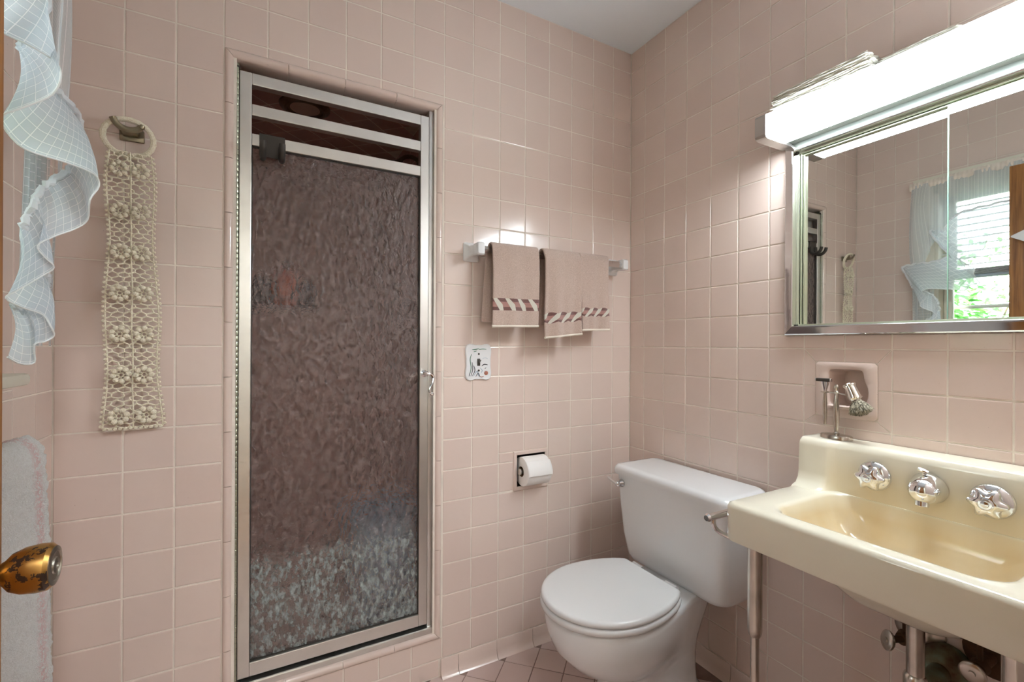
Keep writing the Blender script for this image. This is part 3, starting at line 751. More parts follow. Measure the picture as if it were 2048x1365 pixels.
# ------------------------------------------------------------------ light fixture over the mirror
lf = thing('vanity_light', 'long lit white acrylic light box above the mirror', 'light', (0, -1.04, 1.775))
FY0, FY1 = -1.405, -.675
def prism(par, nm, prof, ya, yb, m, ang=30):
    b = bmesh.new(); loft(b, [[(x, y, z) for x, z in prof] for y in (ya, yb)]); return obj(nm, b, m, par, angle=ang)
prism(lf, 'housing', [(-.001, 1.783), (-.046, 1.783), (-.046, 1.788), (-.030, 1.79), (-.030, 1.8440), (-.001, 1.8440)], FY0 + .006, FY1 - .006, plain('fixture_enamel', lin(120, 128, 116), .4))
dp = [(-.046, 1.7765), (-.128, 1.7765), (-.1345, 1.7785), (-.1385, 1.783), (-.140, 1.790), (-.140, 1.836), (-.1385, 1.841), (-.1345, 1.8435), (-.1345, 1.8405), (-.1355, 1.838), (-.136, 1.790), (-.132, 1.7815), (-.126, 1.7795), (-.046, 1.7795)]
prism(lf, 'diffuser_top', [(-.0305, 1.8415), (-.134, 1.8415), (-.134, 1.8440), (-.0305, 1.8440)], FY0 + .031, FY1 - .031, 'diffuser_top')
prism(lf, 'diffuser', dp, FY0 + .031, FY1 - .031, 'diffuser', 25)
cp = [(-.001, 1.774), (-.130, 1.7735), (-.138, 1.777), (-.142, 1.784), (-.142, 1.838), (-.138, 1.844), (-.130, 1.8455), (-.001, 1.8455)]
for a, b in ((FY1 - .0325, FY1), (FY0, FY0 + .0325)): prism(lf, 'end_cap', cp, a, b, plain('brushed_end_cap', (.55, .53, .50, 1), .35, .9), 25)

def paper_stack(label, xa, xb, ya, yb, zb, n, seed, th):
    t = thing('paper_stack', label, 'paper', ((xa + xb) / 2, (ya + yb) / 2, zb)); rd = random.Random(seed)
    pm = plain('thin_white_paper', lin(238, 236, 226), .85, Transmission_Weight=0.0)
    z = zb
    for k in range(n):
        dx, dy, rz = rd.uniform(-.004, .004), rd.uniform(-.008, .008), rd.uniform(-.03, .03); p1, p2 = rd.uniform(0, 6), rd.uniform(0, 6)
        z += th; zz = z; am = .0016 + .0014 * k / n; crumple = .006 * (k / n)
        def fn(u, v):
            x = xa + u * (xb - xa); y = ya + v * (yb - ya); cx, cy = (xa + xb) / 2, (ya + yb) / 2
            X = cx + (x - cx) * math.cos(rz) - (y - cy) * math.sin(rz) + dx; Y = cy + (x - cx) * math.sin(rz) + (y - cy) * math.cos(rz) + dy
            edge = .003 * math.sin(v * 31 + p1) * (1 if u in (0, 1) else 0)
            return Vector((X + edge * .5, Y + (.003 * math.sin(u * 23 + p2) if v in (0, 1) else 0), zz + am * (math.sin(u * 3 + p1) * math.sin(v * 9 + p2)) * .5 + crumple * math.sin(v * 5 + p1) ** 2 * (1 - v) * u * .4))
        solidify(obj('sheet', sheet(bmesh.new(), fn, 8, 22), pm, t), .0008)
paper_stack('large messy stack of thin white paper sheets on the light box end', -.128, -.020, -.962, -.722, 1.8462, 13, 4, .0034)
paper_stack('small flat stack of white paper sheets further along the light box', -.100, -.012, -1.115, -.975, 1.8462, 8, 9, .0032)

# ------------------------------------------------------------------ soap recess in the wall
sn = thing('soap_recess', 'pink ceramic soap recess set into the wall above the sink', 'soap dish', (0, -.852, 1.04))
y0, y1, z0, z1 = NI; a0, a1, c0, c1 = -.9035, -.8095, .992, 1.1015
def nring(s, x, wav=0):
    out = []
    n = 60
    for k in range(n):
        t = 2 * PI * k / n; c, s_ = math.cos(t), math.sin(t); q = (abs(c) ** 8 + abs(s_) ** 8) ** (-1 / 8)
        yy = (a0 + a1) / 2 + (a1 - a0) / 2 * s * q * c; zz = (c0 + c1) / 2 + (c1 - c0) / 2 * s * q * s_
        if c < -.3: yy += wav * math.cos((zz - c0) / (c1 - c0) * 2 * PI * 1.1 + .3)
        out.append((x, yy, zz))
    return out
def oring(x, ins):
    out = []
    for k in range(60):
        t = 2 * PI * k / 60; c, s_ = math.cos(t), math.sin(t); q = 1 / max(abs(c), abs(s_))
        out.append((x, (y0 + y1) / 2 + ((y1 - y0) / 2 - ins) * q * c, (z0 + z1) / 2 + ((z1 - z0) / 2 - ins) * q * s_))
    return out
b_ = bmesh.new(); loft(b_, [oring(.004, 0), oring(-.001, 0), oring(-.0035, .003), nring(1.07, -.0045, .004), nring(1.0, -.002, .005), nring(.97, .004, .006), nring(.95, .06, .004), nring(.86, .075)], False, True); obj('ceramic', b_, 'tile', sn, angle=40)
b_ = bmesh.new(); loft(b_, [rrect(-.016, .06, a0 + .006, a1 - .004, .012, c0 - .002, 4), rrect(-.020, .06, a0 + .004, a1 - .002, .012, c0 + .006, 4), rrect(-.014, .055, a0 + .010, a1 - .008, .010, c0 + .009, 4), rrect(-.008, .05, a0 + .016, a1 - .014, .008, c0 + .005, 4)]); obj('tray_lip', b_, 'tile', sn, angle=40)

# ------------------------------------------------------------------ wash basin
RZ, AB = .780, .688; SY0, SY1, SXF = -1.352, -.781, -.421; CY = -1.0665
sk = thing('wash_basin', 'cream porcelain wall basin with raised back ledge and chrome legs', 'sink', (-.21, CY, 0))
b_ = bmesh.new()
N = 8
def ro(z, ins, r): return rrect(SXF + ins, -.003, SY0 + ins, SY1 - ins, r, z, N)
BX0, BX1, BY0, BY1 = -.372, -.088, -1.263, -.870
def ri(z, ins, r, back=0): return rrect(BX0 + ins, BX1 - back, BY0 + ins, BY1 - ins, r, z, N)
rings = [ro(AB, .010, .02), ro(AB, .003, .024), ro(AB + .006, 0, .026), ro(RZ - .012, .0, .026), ro(RZ - .004, .0025, .026), ro(RZ, .010, .024),
         ri(RZ + .0005, -.012, .058, -.004), ri(RZ - .001, -.004, .055), ri(RZ - .007, .003, .053), ri(RZ - .04, .010, .055, .004), ri(RZ - .078, .028, .062, .014), ri(RZ - .104, .054, .066, .036), ri(RZ - .122, .086, .055, .066), ri(RZ - .128, .118, .03, .10)]
loft(b_, rings, False, True)
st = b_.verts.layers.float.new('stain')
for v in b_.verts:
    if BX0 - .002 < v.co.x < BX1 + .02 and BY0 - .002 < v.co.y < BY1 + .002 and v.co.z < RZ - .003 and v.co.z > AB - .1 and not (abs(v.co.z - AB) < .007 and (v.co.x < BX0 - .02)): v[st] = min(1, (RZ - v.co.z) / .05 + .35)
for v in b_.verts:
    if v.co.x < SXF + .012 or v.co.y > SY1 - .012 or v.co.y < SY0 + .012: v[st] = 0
body = obj('basin', b_, 'cream', sk, angle=60)
# underside bowl
b_ = bmesh.new()
def ru(z, ins, r): return rrect(BX0 + .0 + ins, -.02 - ins * .4, BY0 - .012 + ins, BY1 + .012 - ins, r, z, N)
loft(b_, [ru(.704, .028, .05), ru(.664, .052, .06), ru(.630, .072, .07), ru(.602, .097, .065), ru(.586, .124, .05), ru(.579, .145, .03)], False, True); obj('bowl_underside', b_, 'cream', sk, angle=60)
# raised back ledge
b_ = bmesh.new(); LZ = .912; rings = []
def sm(t): t = max(0, min(1, t)); return t * t * (3 - 2 * t)
ys = [SY1 - .001, SY1 - .006, SY1 - .02, -.84, -.850, -.857, -.863, -.869, -.876, -.90, -1.0, -1.0665, -1.13, -1.233, -1.257, -1.264, -1.27, -1.276, -1.283, -1.30, SY0 + .02, SY0 + .006, SY0 + .001]
for y in ys:
    rec = sm((-.848 - y) / .028) * sm((y + 1.285) / .028)
    e_ = min(1, min(SY1 - y, y - SY0) / .006 + .0); e_ = math.sqrt(max(0, 1 - (1 - min(1, e_)) ** 2))
    bt = .1 - .0135 * rec - .004 * (1 - e_); top = LZ - .006 * (1 - e_); fl_ = (1 - rec)
    pr2 = [(-bt - .040 * fl_, RZ - .006 - .03 * rec), (-bt - .030 * fl_, RZ + .001 * fl_ - .02 * rec), (-bt - .014 * fl_, RZ + .006 * fl_ - .01 * rec), (-bt - .004 * fl_, RZ + .020), (-bt, RZ + .040), (-bt + .002, top - .020), (-bt + .005, top - .008), (-bt + .013, top - .001), (-bt + .024, top), (-.004, top), (-.004, RZ - .05)]
    rings.append([(x, y, z) for x, z in pr2])
loft(b_, rings, True, True, closed=True)
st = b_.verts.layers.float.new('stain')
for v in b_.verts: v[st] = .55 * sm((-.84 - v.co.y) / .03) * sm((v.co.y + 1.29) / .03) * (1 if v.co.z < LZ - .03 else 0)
obj('back_ledge', b_, 'cream', sk, angle=60)

def tap_handle(y):
    o = obj('escutcheon', lathe(bmesh.new(), [(.036, 0), (.036, .003), (.033, .008), (.024, .013), (.018, .015)], (-.0855, y, .843), (-1, 0, 0), 32), 'chrome', sk)
    b = bmesh.new(); rings = []
    for r, h, am in ((.016, .012, 0), (.020, .016, .1), (.026, .020, .16), (.0285, .026, .17), (.027, .033, .16), (.020, .038, .08), (.014, .040, 0)):
        rings.append([(-.0855 - h, y + r * (1 + am * math.cos(6 * t)) * math.cos(t), .843 + r * (1 + am * math.cos(6 * t)) * math.sin(t)) for t in [2 * PI * k / 48 for k in range(48)]])
    loft(b, rings); h_ = obj('tap_handle', b, 'chrome', sk, angle=50)
    obj('cap', lathe(bmesh.new(), [(.0135, .0395), (.0135, .042), (.011, .0435), (.0105, .0425), (.007, .0425), (.006, .0445), (0, .0448)], (-.0855, y, .843), (-1, 0, 0), 24), 'chrome', h_)
tap_handle(CY + .107); tap_handle(CY - .1035)
o = obj('spout', lathe(bmesh.new(), [(.034, 0), (.035, .004), (.033, .010), (.0315, .020), (.029, .032), (.025, .043), (.018, .051), (.009, .055), (0, .056)], (-.0855, CY, .843), (-1, 0, -.12), 36), 'chrome', sk)
obj('aerator', lathe(bmesh.new(), [(.013, 0), (.013, .018), (.011, .020), (.011, .016), (0, .016)], (-.121, CY, .826), (-.1, 0, -1), 20), 'chrome', o)
b_ = bmesh.new(); tube(b_, [(-.100, CY + .004, .868), (-.102, CY + .005, .880)], .003, 8); lathe(b_, [(0, -.009), (.0045, -.009), (.0055, 0), (.0045, .009), (0, .009)], (-.103, CY + .005, .882), (0, 1, .3), 10); obj('lift_rod', b_, 'chrome', o)
obj('drain_ring', lathe(bmesh.new(), [(.024, 0), (.022, .003), (.016, .001), (0, .001)], (-.215, CY, RZ - .1275), (0, 0, 1), 24), 'chrome', sk)
for y in (-.836, -1.276):
    lg = obj('leg', lathe(bmesh.new(), [(.0185, AB - 0), (.0185, AB - .006), (.0172, AB - .012), (.0165, .50), (.0165, .478), (.0150, .468), (.0125, .462)], (-.375, y, 0), (0, 0, 1), 24), 'nickel', sk)
    obj('lower_tube', lathe(bmesh.new(), [(.0098, .47), (.0098, .02), (.016, .016), (.016, 0)], (-.375, y, 0), (0, 0, 1), 20), 'nickel', lg)
b_ = bmesh.new(); tube(b_, [(-.452, -.757, .7345), (-.445, -.757, .7345), (-.44, -.757, .7345), (-.40, -.757, .7345), (-.02, -.757, .7345)], [.007, .0105, .0088, .0088, .0088], 14); rail_ = obj('side_rail', b_, 'chrome', sk)
b_ = bmesh.new(); tube(b_, spline([(-.425, -.757, .733), (-.424, -.757, .712), (-.412, -.762, .696), (-.392, -.785, .684), (-.377, -.822, .680)], 6), .0062, 12); obj('rail_arm', b_, 'chrome', rail_)
obj('rail_flange', lathe(bmesh.new(), [(.02, 0), (.018, .005), (.010, .008)], (-.001, -.757, .7345), (-1, 0, 0), 20), 'chrome', rail_)

# ------------------------------------------------------------------ plumbing under the basin
rust = plain('rusted_brass', lin(96, 68, 44), .75, .3, var=.6, bump=.8, bscale=120)
verd = NT('verdigris_brass'); fv = verd.noise(18, 4); verd.l(verd.ramp(fv, [(.38, lin(92, 62, 40)), (.5, lin(120, 112, 84)), (.66, lin(132, 150, 128))]), verd.p.inputs['Base Color']); verd.set(Roughness=.6, Metallic=.4); verd = verd.m
dp_ = thing('drain_pipe', 'aged chrome drain pipe and trap below the basin', 'pipe', (-.15, CY, .45))
obj('tailpiece', lathe(bmesh.new(), [(.022, .590), (.024, .582), (.0185, .574), (.0165, .555), (.0165, .44), (.020, .436), (.022, .43), (.022, .405), (.018, .40)], (-.152, CY, 0), (0, 0, 1), 24), 'nickel', dp_)
b_ = bmesh.new(); tube(b_, spline([(-.152, CY, .41), (-.152, CY, .36), (-.146, CY, .335), (-.128, CY, .318), (-.108, CY, .330), (-.100, CY - .002, .365), (-.090, CY - .005, .398), (-.070, CY - .008, .411), (-.02, CY - .008, .414)], 6), .021, 16); obj('trap_bend', b_, verd, dp_)
obj('wall_flange', lathe(bmesh.new(), [(.050, .0), (.050, .006), (.047, .022), (.040, .038), (.031, .047), (.022, .050)], (-.002, CY - .008, .414), (-1, 0, 0), 32), verd, dp_)
b_ = bmesh.new()
for k in range(5): tube(b_, [(-.150 + .03 * math.cos(k * 1.25), CY + .03 * math.sin(k * 1.25), .578), (-.150 + .028 * math.cos(k * 1.25 + .5), CY + .028 * math.sin(k * 1.25 + .5), .560 - .006 * (k % 2))], .006, 8)
obj('locknut', b_, rust, dp_)
def stop_valve(label, y, z, xh, tilt, m, flange_m, dy=0):
    t = thing('stop_valve', label, 'valve', (-.05, y, z))
    obj('wall_flange', lathe(bmesh.new(), [(.052, 0), (.050, .005), (.034, .014), (.016, .018)], (-.002, y, z), (-1, 0, 0), 28), flange_m, t)
    b = bmesh.new(); tube(b, [(-.012, y, z), (-.07, y, z), (-.075, y, z)], [.012, .012, .016], 14); tube(b, [(-.075, y, z), (-.095, y, z)], [.017, .014], 14); tube(b, [(-.09, y, z), (xh + .004, y + dy, z)], .0075, 12); obj('body', b, m, t)
    d = Vector(tilt).normalized()
    o2 = Vector((xh, y + dy, z))
    obj('wheel_handle', lathe(bmesh.new(), [(.008, -.006), (.020, -.004), (.0225, -.001), (.0225, .003), (.018, .0055), (.006, .0045), (.0055, .007), (0, .0075)], o2, d, 28), 'nickel', t)
    b = bmesh.new(); tube(b, spline([(-.078, y, z + .01), (-.080, y, z + .06), (-.085, y, .60), (-.085, y, .70)], 5), .0055, 10); obj('riser', b, m, t)
stop_valve('shut-off valve with oval handle left of the drain pipe', -1.020, .472, -.128, (-.75, .62, .22), rust, 'nickel', .014)
stop_valve('corroded shut-off valve right of the drain pipe', -1.150, .482, -.118, (-.9, -.02, -.1), rust, rust)

# ------------------------------------------------------------------ shaving set on the ledge
RX, RY = -.047, -.853
rs = thing('razor_stand', 'tarnished silver shaving stand on the basin ledge', 'stand', (RX, RY, LZ))
b_ = bmesh.new()
def oval(s, z): return [(RX + .024 * s * math.cos(2 * PI * k / 36), RY + .040 * s * math.sin(2 * PI * k / 36), z) for k in range(36)]
loft(b_, [oval(1, LZ + .0005), oval(1, LZ + .009), oval(.93, LZ + .012), oval(.6, LZ + .0135), oval(.2, LZ + .014)]); obj('base', b_, 'nickel', rs)
obj('post', lathe(bmesh.new(), [(.006, .010), (.0075, .016), (.0045, .020), (.0055, .028), (.0078, .065), (.0075, .085), (.0055, .118), (.0035, .124), (.006, .128), (.0035, .132), (.0062, .138), (.0068, .142), (.004, .148), (0, .149)], (RX, RY, LZ), (0, 0, 1), 20), 'nickel', rs)
b_ = bmesh.new(); zA = LZ + .126
tube(b_, [(RX, RY, zA), (RX, RY + .020, zA)], .0022, 8); tube(b_, [(RX - .007, RY + .036, zA), (RX - .009, RY + .024, zA), (RX, RY + .019, zA), (RX + .009, RY + .024, zA), (RX + .007, RY + .036, zA)], .0018, 8)
tube(b_, [(RX, RY, zA), (RX, RY - .026, zA - .004)], .0022, 8); tube(b_, [(RX - .013, RY - .056, zA - .006), (RX - .015, RY - .034, zA - .004), (RX, RY - .024, zA - .003), (RX + .015, RY - .034, zA - .004), (RX + .013, RY - .056, zA - .006)], .0018, 8); obj('arms', b_, 'nickel', rs)
rz_ = thing('razor', 'silver cartridge razor hanging on the shaving stand', 'razor', (RX, RY + .029, LZ + .04))
ry = RY + .029
obj('grip', lathe(bmesh.new(), [(.0035, .035), (.0045, .04), (.0058, .075), (.0058, .095), (.004, .122), (.0048, .126), (.0035, .130)], (RX, ry, LZ), (0, 0, 1), 16), 'nickel', rz_)
b_ = bmesh.new(); loft(b_, [rrect(RX - .003, RX + .003, ry - .0035, ry + .0035, .001, LZ + .129, 2), rrect(RX - .004, RX + .003, ry - .009, ry + .009, .001, LZ + .148, 2), rrect(RX - .006, RX + .001, ry - .008, ry + .008, .001, LZ + .156, 2)]); obj('neck', b_, 'chrome', rz_)
b_ = bmesh.new(); box(b_, (RX - .012, ry - .019, LZ + .155), (RX + .002, ry + .019, LZ + .164), .002); cr = obj('cartridge', b_, 'steel_dark', rz_)
for d_ in (-.019, .019): obj('clip', bx((RX - .0128, ry + d_ - .0015, LZ + .1555), (RX - .002, ry + d_ + .0015, LZ + .1645), .0008), 'chrome', cr)
sbz = thing('shaving_brush', 'silver handled shaving brush with grey badger bristles on the stand', 'brush', (RX, RY - .04, LZ + .1))
o0 = Vector((RX - .006, RY - .033, LZ + .153)); ax = Vector((-.06, -.40, -.90)).normalized()
obj('handle', lathe(bmesh.new(), [(.0, -.001), (.0135, 0), (.0155, .002), (.0155, .006), (.0130, .008), (.0135, .022), (.0150, .034), (.0152, .040), (.0115, .044), (.011, .046)], o0, ax, 28), plain('polished_silver', (.75, .74, .70, 1), .12, 1), sbz)
u_, v_ = frame_of(ax); b_ = bmesh.new(); rd = random.Random(3)
for k in range(600):
    r = math.sqrt(rd.random()); a = rd.uniform(0, 2 * PI)
    p0 = o0 + ax * .045 + (u_ * math.cos(a) + v_ * math.sin(a)) * r * .009
    fl2 = .0255 + .004 * rd.random(); ln = .042 - .011 * r * r + rd.uniform(-.002, .002)
    p2 = o0 + ax * (.045 + ln) + (u_ * math.cos(a) + v_ * math.sin(a)) * r * fl2
    pm_ = (p0 + p2) / 2 + (u_ * math.cos(a) + v_ * math.sin(a)) * .002 * r
    tube(b_, [p0, pm_, p2], [.0009, .0008, .0003], 3, caps=False)
br_ = NT('badger_hair'); sx = br_.n('ShaderNodeObjectInfo'); nz = br_.noise(300, 2, .5, None, (1, 1, .3)); br_.l(br_.ramp(nz, [(.4, lin(84, 78, 66)), (.52, lin(170, 162, 140)), (.7, lin(216, 208, 186))]), br_.p.inputs['Base Color']); br_.set(Roughness=.8)
bo = obj('bristles', b_, br_.m, sbz); bo['kind'] = 'stuff'
b_ = bmesh.new(); lathe(b_, [(.009, .044), (.015, .058), (.0205, .070), (.019, .076), (.010, .081), (0, .082)], o0, ax, 20); obj('bristle_core', b_, plain('bristle_core_brown', lin(112, 104, 88), .9), sbz)  # solid grey-brown core inside the bristles

# ------------------------------------------------------------------ toilet
TY = -.400
tl = thing('toilet', 'white close-coupled toilet with closed seat lid in the corner', 'toilet', (-.4, TY, 0))
def bowl_ring(xf, xb, hw, hwb, z, xc=-.47, n=56):
    out = []
    a = xc - xf
    for k in range(n):
        t = 2 * PI * k / n; c, s = math.cos(t), math.sin(t)
        if c < 0: x = xc + a * c; y = hw * s * (1 if abs(s) > 0 else 1)
        else:
            q = (abs(c) ** 5 + abs(s) ** 5) ** (-1 / 5); f = min(1, q * c)
            x = xc + (xb - xc) * f; y = q * s; w = hw + (hwb - hw) * sm(f * 1.25); y = (y if abs(y) < 1 else math.copysign(1, y)) * w
        out.append((x, TY + y, z))
    return out
b_ = bmesh.new()
loft(b_, [bowl_ring(-.505, -.105, .108, .105, 0, -.36), bowl_ring(-.503, -.106, .107, .103, .018, -.36), bowl_ring(-.485, -.118, .098, .090, .035, -.36), bowl_ring(-.480, -.122, .093, .088, .09, -.36), bowl_ring(-.495, -.122, .095, .090, .135, -.38),
          bowl_ring(-.545, -.12, .112, .095, .165, -.42), bowl_ring(-.605, -.11, .146, .098, .20, -.45), bowl_ring(-.645, -.09, .170, .103, .245, -.465), bowl_ring(-.664, -.07, .180, .110, .295, -.47), bowl_ring(-.670, -.06, .183, .113, .335, -.47), bowl_ring(-.667, -.055, .181, .113, .352, -.47), bowl_ring(-.655, -.06, .172, .108, .357, -.47)])
obj('bowl', b_, 'china', tl, angle=60)
for y_ in (-.088, .088):
    obj('bolt_cap', lathe(bmesh.new(), [(.012, 0), (.012, .008), (.008, .014), (0, .015)], (-.155, TY + y_, .018), (0, 0, 1), 16), 'seat', tl)
    obj('foot_lug', bx((-.175, TY + y_ - .02, 0), (-.12, TY + y_ + .02, .018), .005), 'china', tl)
def lid_ring(sc, z, xb=-.272, hw=.186, xf=-.683, xc=-.475):
    pts = []
    for k in range(33):
        t = PI / 2 + PI * k / 32; pts.append((xc + (xc - xf) * math.cos(t), hw * math.sin(t)))
    side = [(xc + (xb - xc) * f, hw * math.sqrt(1 - (f * .74) ** 2)) for f in [q / 12 for q in range(1, 12)]] + [(xb - .004, hw * .685)]
    pts += [(x, -y) for x, y in side]; w = hw * .655
    pts += [(xb, -w + 2 * w * q / 8) for q in range(9)]
    pts += side[::-1]
    return [Vector((-.47 + (x + .47) * sc, TY + y * sc, z)) for x, y in pts]
b_ = bmesh.new(); loft(b_, [lid_ring(.97, .3595), lid_ring(1.0, .363), lid_ring(1.005, .370), lid_ring(1.0, .377), lid_ring(.97, .3805)]); obj('seat', b_, 'seat', tl, angle=60)
b_ = bmesh.new(); loft(b_, [lid_ring(.965, .3825), lid_ring(.99, .385), lid_ring(.995, .391), lid_ring(.985, .397), lid_ring(.965, .4003), lid_ring(.93, .4015), lid_ring(.3, .402)]); obj('seat_lid', b_, 'seat', tl, angle=60)
for y_ in (-.075, .075):
    b_ = bmesh.new(); tube(b_, [(-.262, TY + y_ - .022, .386), (-.262, TY + y_ + .022, .386)], .010, 14); box(b_, (-.275, TY + y_ - .018, .357), (-.248, TY + y_ + .018, .384), .004); obj('hinge', b_, 'seat', tl)
# tank
def tk(z, xf, hw, r): return rrect(xf, -.016, TY - hw, TY + hw, r, z, 8)
b_ = bmesh.new(); loft(b_, [tk(.347, -.165, .185, .05), tk(.349, -.182, .200, .05), tk(.358, -.193, .210, .046), tk(.375, -.200, .216, .042), tk(.45, -.207, .226, .030), tk(.56, -.214, .234, .026), tk(.672, -.219, .240, .024)]); obj('tank', b_, 'china', tl, angle=60)
b_ = bmesh.new(); loft(b_, [tk(.670, -.224, .243, .030), tk(.673, -.232, .2515, .032), tk(.690, -.233, .2525, .032), tk(.700, -.229, .249, .032), tk(.7055, -.222, .243, .030), tk(.7075, -.205, .228, .025)]); obj('tank_lid', b_, 'china', tl, angle=60)
fh = obj('flush_lever', lathe(bmesh.new(), [(.014, 0), (.0155, .003), (.0145, .008), (.011, .012), (.0085, .020), (.0105, .024), (.0105, .030), (.006, .034), (0, .035)], (-.2165, TY + .205, .640), (-1, 0, 0), 24), 'chrome', tl)
b_ = bmesh.new(); tube(b_, [(-.245, TY + .207, .640), (-.247, TY + .225, .644), (-.243, TY + .255, .652)], [.006, .005, .0062], 12); obj('lever_arm', b_, 'chrome', fh)
b_ = bmesh.new(); box(b_, (-.215, TY - .11, .356), (-.05, TY + .11, .3495), .0); obj('spud_gasket', b_, 'steel_dark', tl)

# ------------------------------------------------------------------ robe hook and crochet towel
hk = thing('robe_hook', 'aged brass wall hook holding the crochet ring', 'hook', (-1.727, 0, 1.71))
obj('back_plate', bx((-1.752, -.008, 1.690), (-1.700, 0, 1.722), .003), 'bronze', hk)
b_ = bmesh.new(); loft(b_, [[(-1.742, y, z), (-1.711, y, z), (-1.711, y + .001, z + h), (-1.742, y + .001, z + h)] for y, z, h in ((-.006, 1.700, .016), (-.022, 1.700, .014), (-.034, 1.702, .012))]); obj('stem', b_, 'bronze', hk)
b_ = bmesh.new(); tube(b_, spline([(-1.757, -.046, 1.731), (-1.752, -.043, 1.720), (-1.742, -.040, 1.711), (-1.727, -.038, 1.707), (-1.711, -.040, 1.709), (-1.701, -.043, 1.715)], 6), .0075, 12, flat=(.5, 1)); lathe(b_, [(0, -.006), (.005, -.005), (.0062, 0), (.005, .005), (0, .006)], (-1.699, -.043, 1.718), (.4, 0, .9), 14); obj('cradle', b_, 'bronze', hk)

ct = thing('crochet_towel', 'long cream crochet strip hanging from a wrapped ring', 'crochet towel', (-1.727, -.03, 1.3))
yarn = NT('cream_yarn'); fy = yarn.noise(260, 3); yarn.l(yarn.ramp(fy, [(.3, lin(228, 217, 190)), (.7, lin(250, 244, 226))]), yarn.p.inputs['Base Color']); yarn.set(Roughness=.95); yarn.bump(yarn.noise(500, 3), .8, .002); yarn = yarn.m
RC = Vector((-1.729, -.030, 1.690))
b_ = bmesh.new(); rg_ = []
for k in range(40):
    a = 2 * PI * k / 40; p = RC + Vector((.051 * math.cos(a), -.012 * math.sin(a) + .004, .043 * math.sin(a)))
    t_ = Vector((-.051 * math.sin(a), -.012 * math.cos(a), .043 * math.cos(a))).normalized(); n1 = Vector((0, 1, 0)); n1 = (n1 - t_ * n1.dot(t_)).normalized(); n2 = t_.cross(n1)
    r = .0062 + .0010 * (k % 2)
    rg_.append([p + r * (math.cos(2 * PI * j / 10) * n1 + math.sin(2 * PI * j / 10) * n2) for j in range(10)])
loft(b_, rg_ + [rg_[0]], False, False); bmesh.ops.remove_doubles(b_, verts=b_.verts, dist=1e-6); obj('ring', b_, yarn, ct)
ZT, ZBm = 1.651, .948
def strip(s, t, y=0):                       # s -1..1 across, t 0..1 down
    w = .0425 + (.058 - .0425) * t + .004 * math.sin(t * 14)
    cx2 = -1.724 + .006 * t
    return Vector((cx2 + s * w, -.030 + .012 * t + y - .003 * math.cos(t * 20 + s * 2), ZT - t * (ZT - ZBm)))
FL = [(s, (ZT - (1.606 - .1045 * i)) / (ZT - ZBm)) for i in range(7) for s in (-.46, .46)]
rd = random.Random(11)
def net(yoff, seed, rad):
    rd = random.Random(seed); bm = bmesh.new(); nc, nr = 9, 62; Vt = {}
    def pt(i, j):
        if (i, j) not in Vt:
            s = -1 + 2 * i / nc; t = j / nr
            z_ = .5 if (i + j) % 2 else -.5
            Vt[(i, j)] = strip(max(-1, min(1, s + rd.uniform(-.035, .035))), max(0, min(1, t + z_ * .40 / nr + rd.uniform(-.15, .15) / nr)), yoff + rd.uniform(-.0015, .0015))
        return Vt[(i, j)]
    def inflower(p): return any((p - strip(s, t)).length < .0105 for s, t in FL)
    def diamond(i, j):
        t = j / nr; ph = ((ZT - t * (ZT - ZBm)) - (1.606 - .052)) / .1045; return abs(ph - round(ph)) < .10 and i in (4, 5, 6) and False
    for j in range(nr + 1):
        for i in range(nc + 1):
            if i < nc and (rd.random() < .985):
                a, b = pt(i, j), pt(i + 1, j)
                if not inflower((a + b) / 2): tube(bm, [a, b], rad * rd.uniform(.8, 1.2), 5, caps=False)
            if j < nr and (i + j) % 2 == 1 and rd.random() < .98:
                a, b = pt(i, j), pt(i, j + 1)
                if not inflower((a + b) / 2): tube(bm, [a, b], rad * rd.uniform(.8, 1.3), 5, caps=False)
    for s in (-1, 1):
        tube(bm, [strip(s * .985, k / 90, yoff) for k in range(91)], rad * 1.1, 5)
    for k in range(15): tube(bm, [strip(0 + .02 * math.sin(k * 2), k / 14, yoff - .001), strip(.02 * math.sin(k * 2 + 2), min(1, (k + 1) / 14), yoff - .001)], rad, 5, caps=False)
    return bm
o = obj('net', net(-.001, 2, .0020), yarn, ct); o['kind'] = 'stuff'
# flower motifs and picots
def ball(bm, c, r, n=8, sq=(1, 1, 1)):
    c = Vector(c); rings = []
    for k in range(1, 5):
        th = PI * k / 5; rings.append([c + Vector((r * sq[0] * math.sin(th) * math.cos(2 * PI * j / n), r * sq[1] * math.cos(th), r * sq[2] * math.sin(th) * math.sin(2 * PI * j / n))) for j in range(n)])
    loft(bm, rings)
fb = bmesh.new()
for k in range(8):
    a = 2 * PI * k / 8 + .2; ball(fb, (.0140 * math.cos(a), -.003, .0140 * math.sin(a)), .0062, 8, (1, .9, 1)); tube(fb, [(.004 * math.cos(a), 0, .004 * math.sin(a)), (.011 * math.cos(a), -.001, .011 * math.sin(a))], .0013, 5)
rg_ = [[Vector(((.0046 + .0014 * math.cos(2 * PI * j / 6)) * math.cos(2 * PI * k / 14), .0014 * math.sin(2 * PI * j / 6), (.0046 + .0014 * math.cos(2 * PI * j / 6)) * math.sin(2 * PI * k / 14))) for j in range(6)] for k in range(14)]
loft(fb, rg_ + [rg_[0]], False, False); bmesh.ops.recalc_face_normals(fb, faces=fb.faces)
fm_ = bpy.data.meshes.new('crochet_flower'); fb.to_mesh(fm_); fb.free(); fm_.materials.append(yarn); fm_.polygons.foreach_set('use_smooth', [True] * len(fm_.polygons))
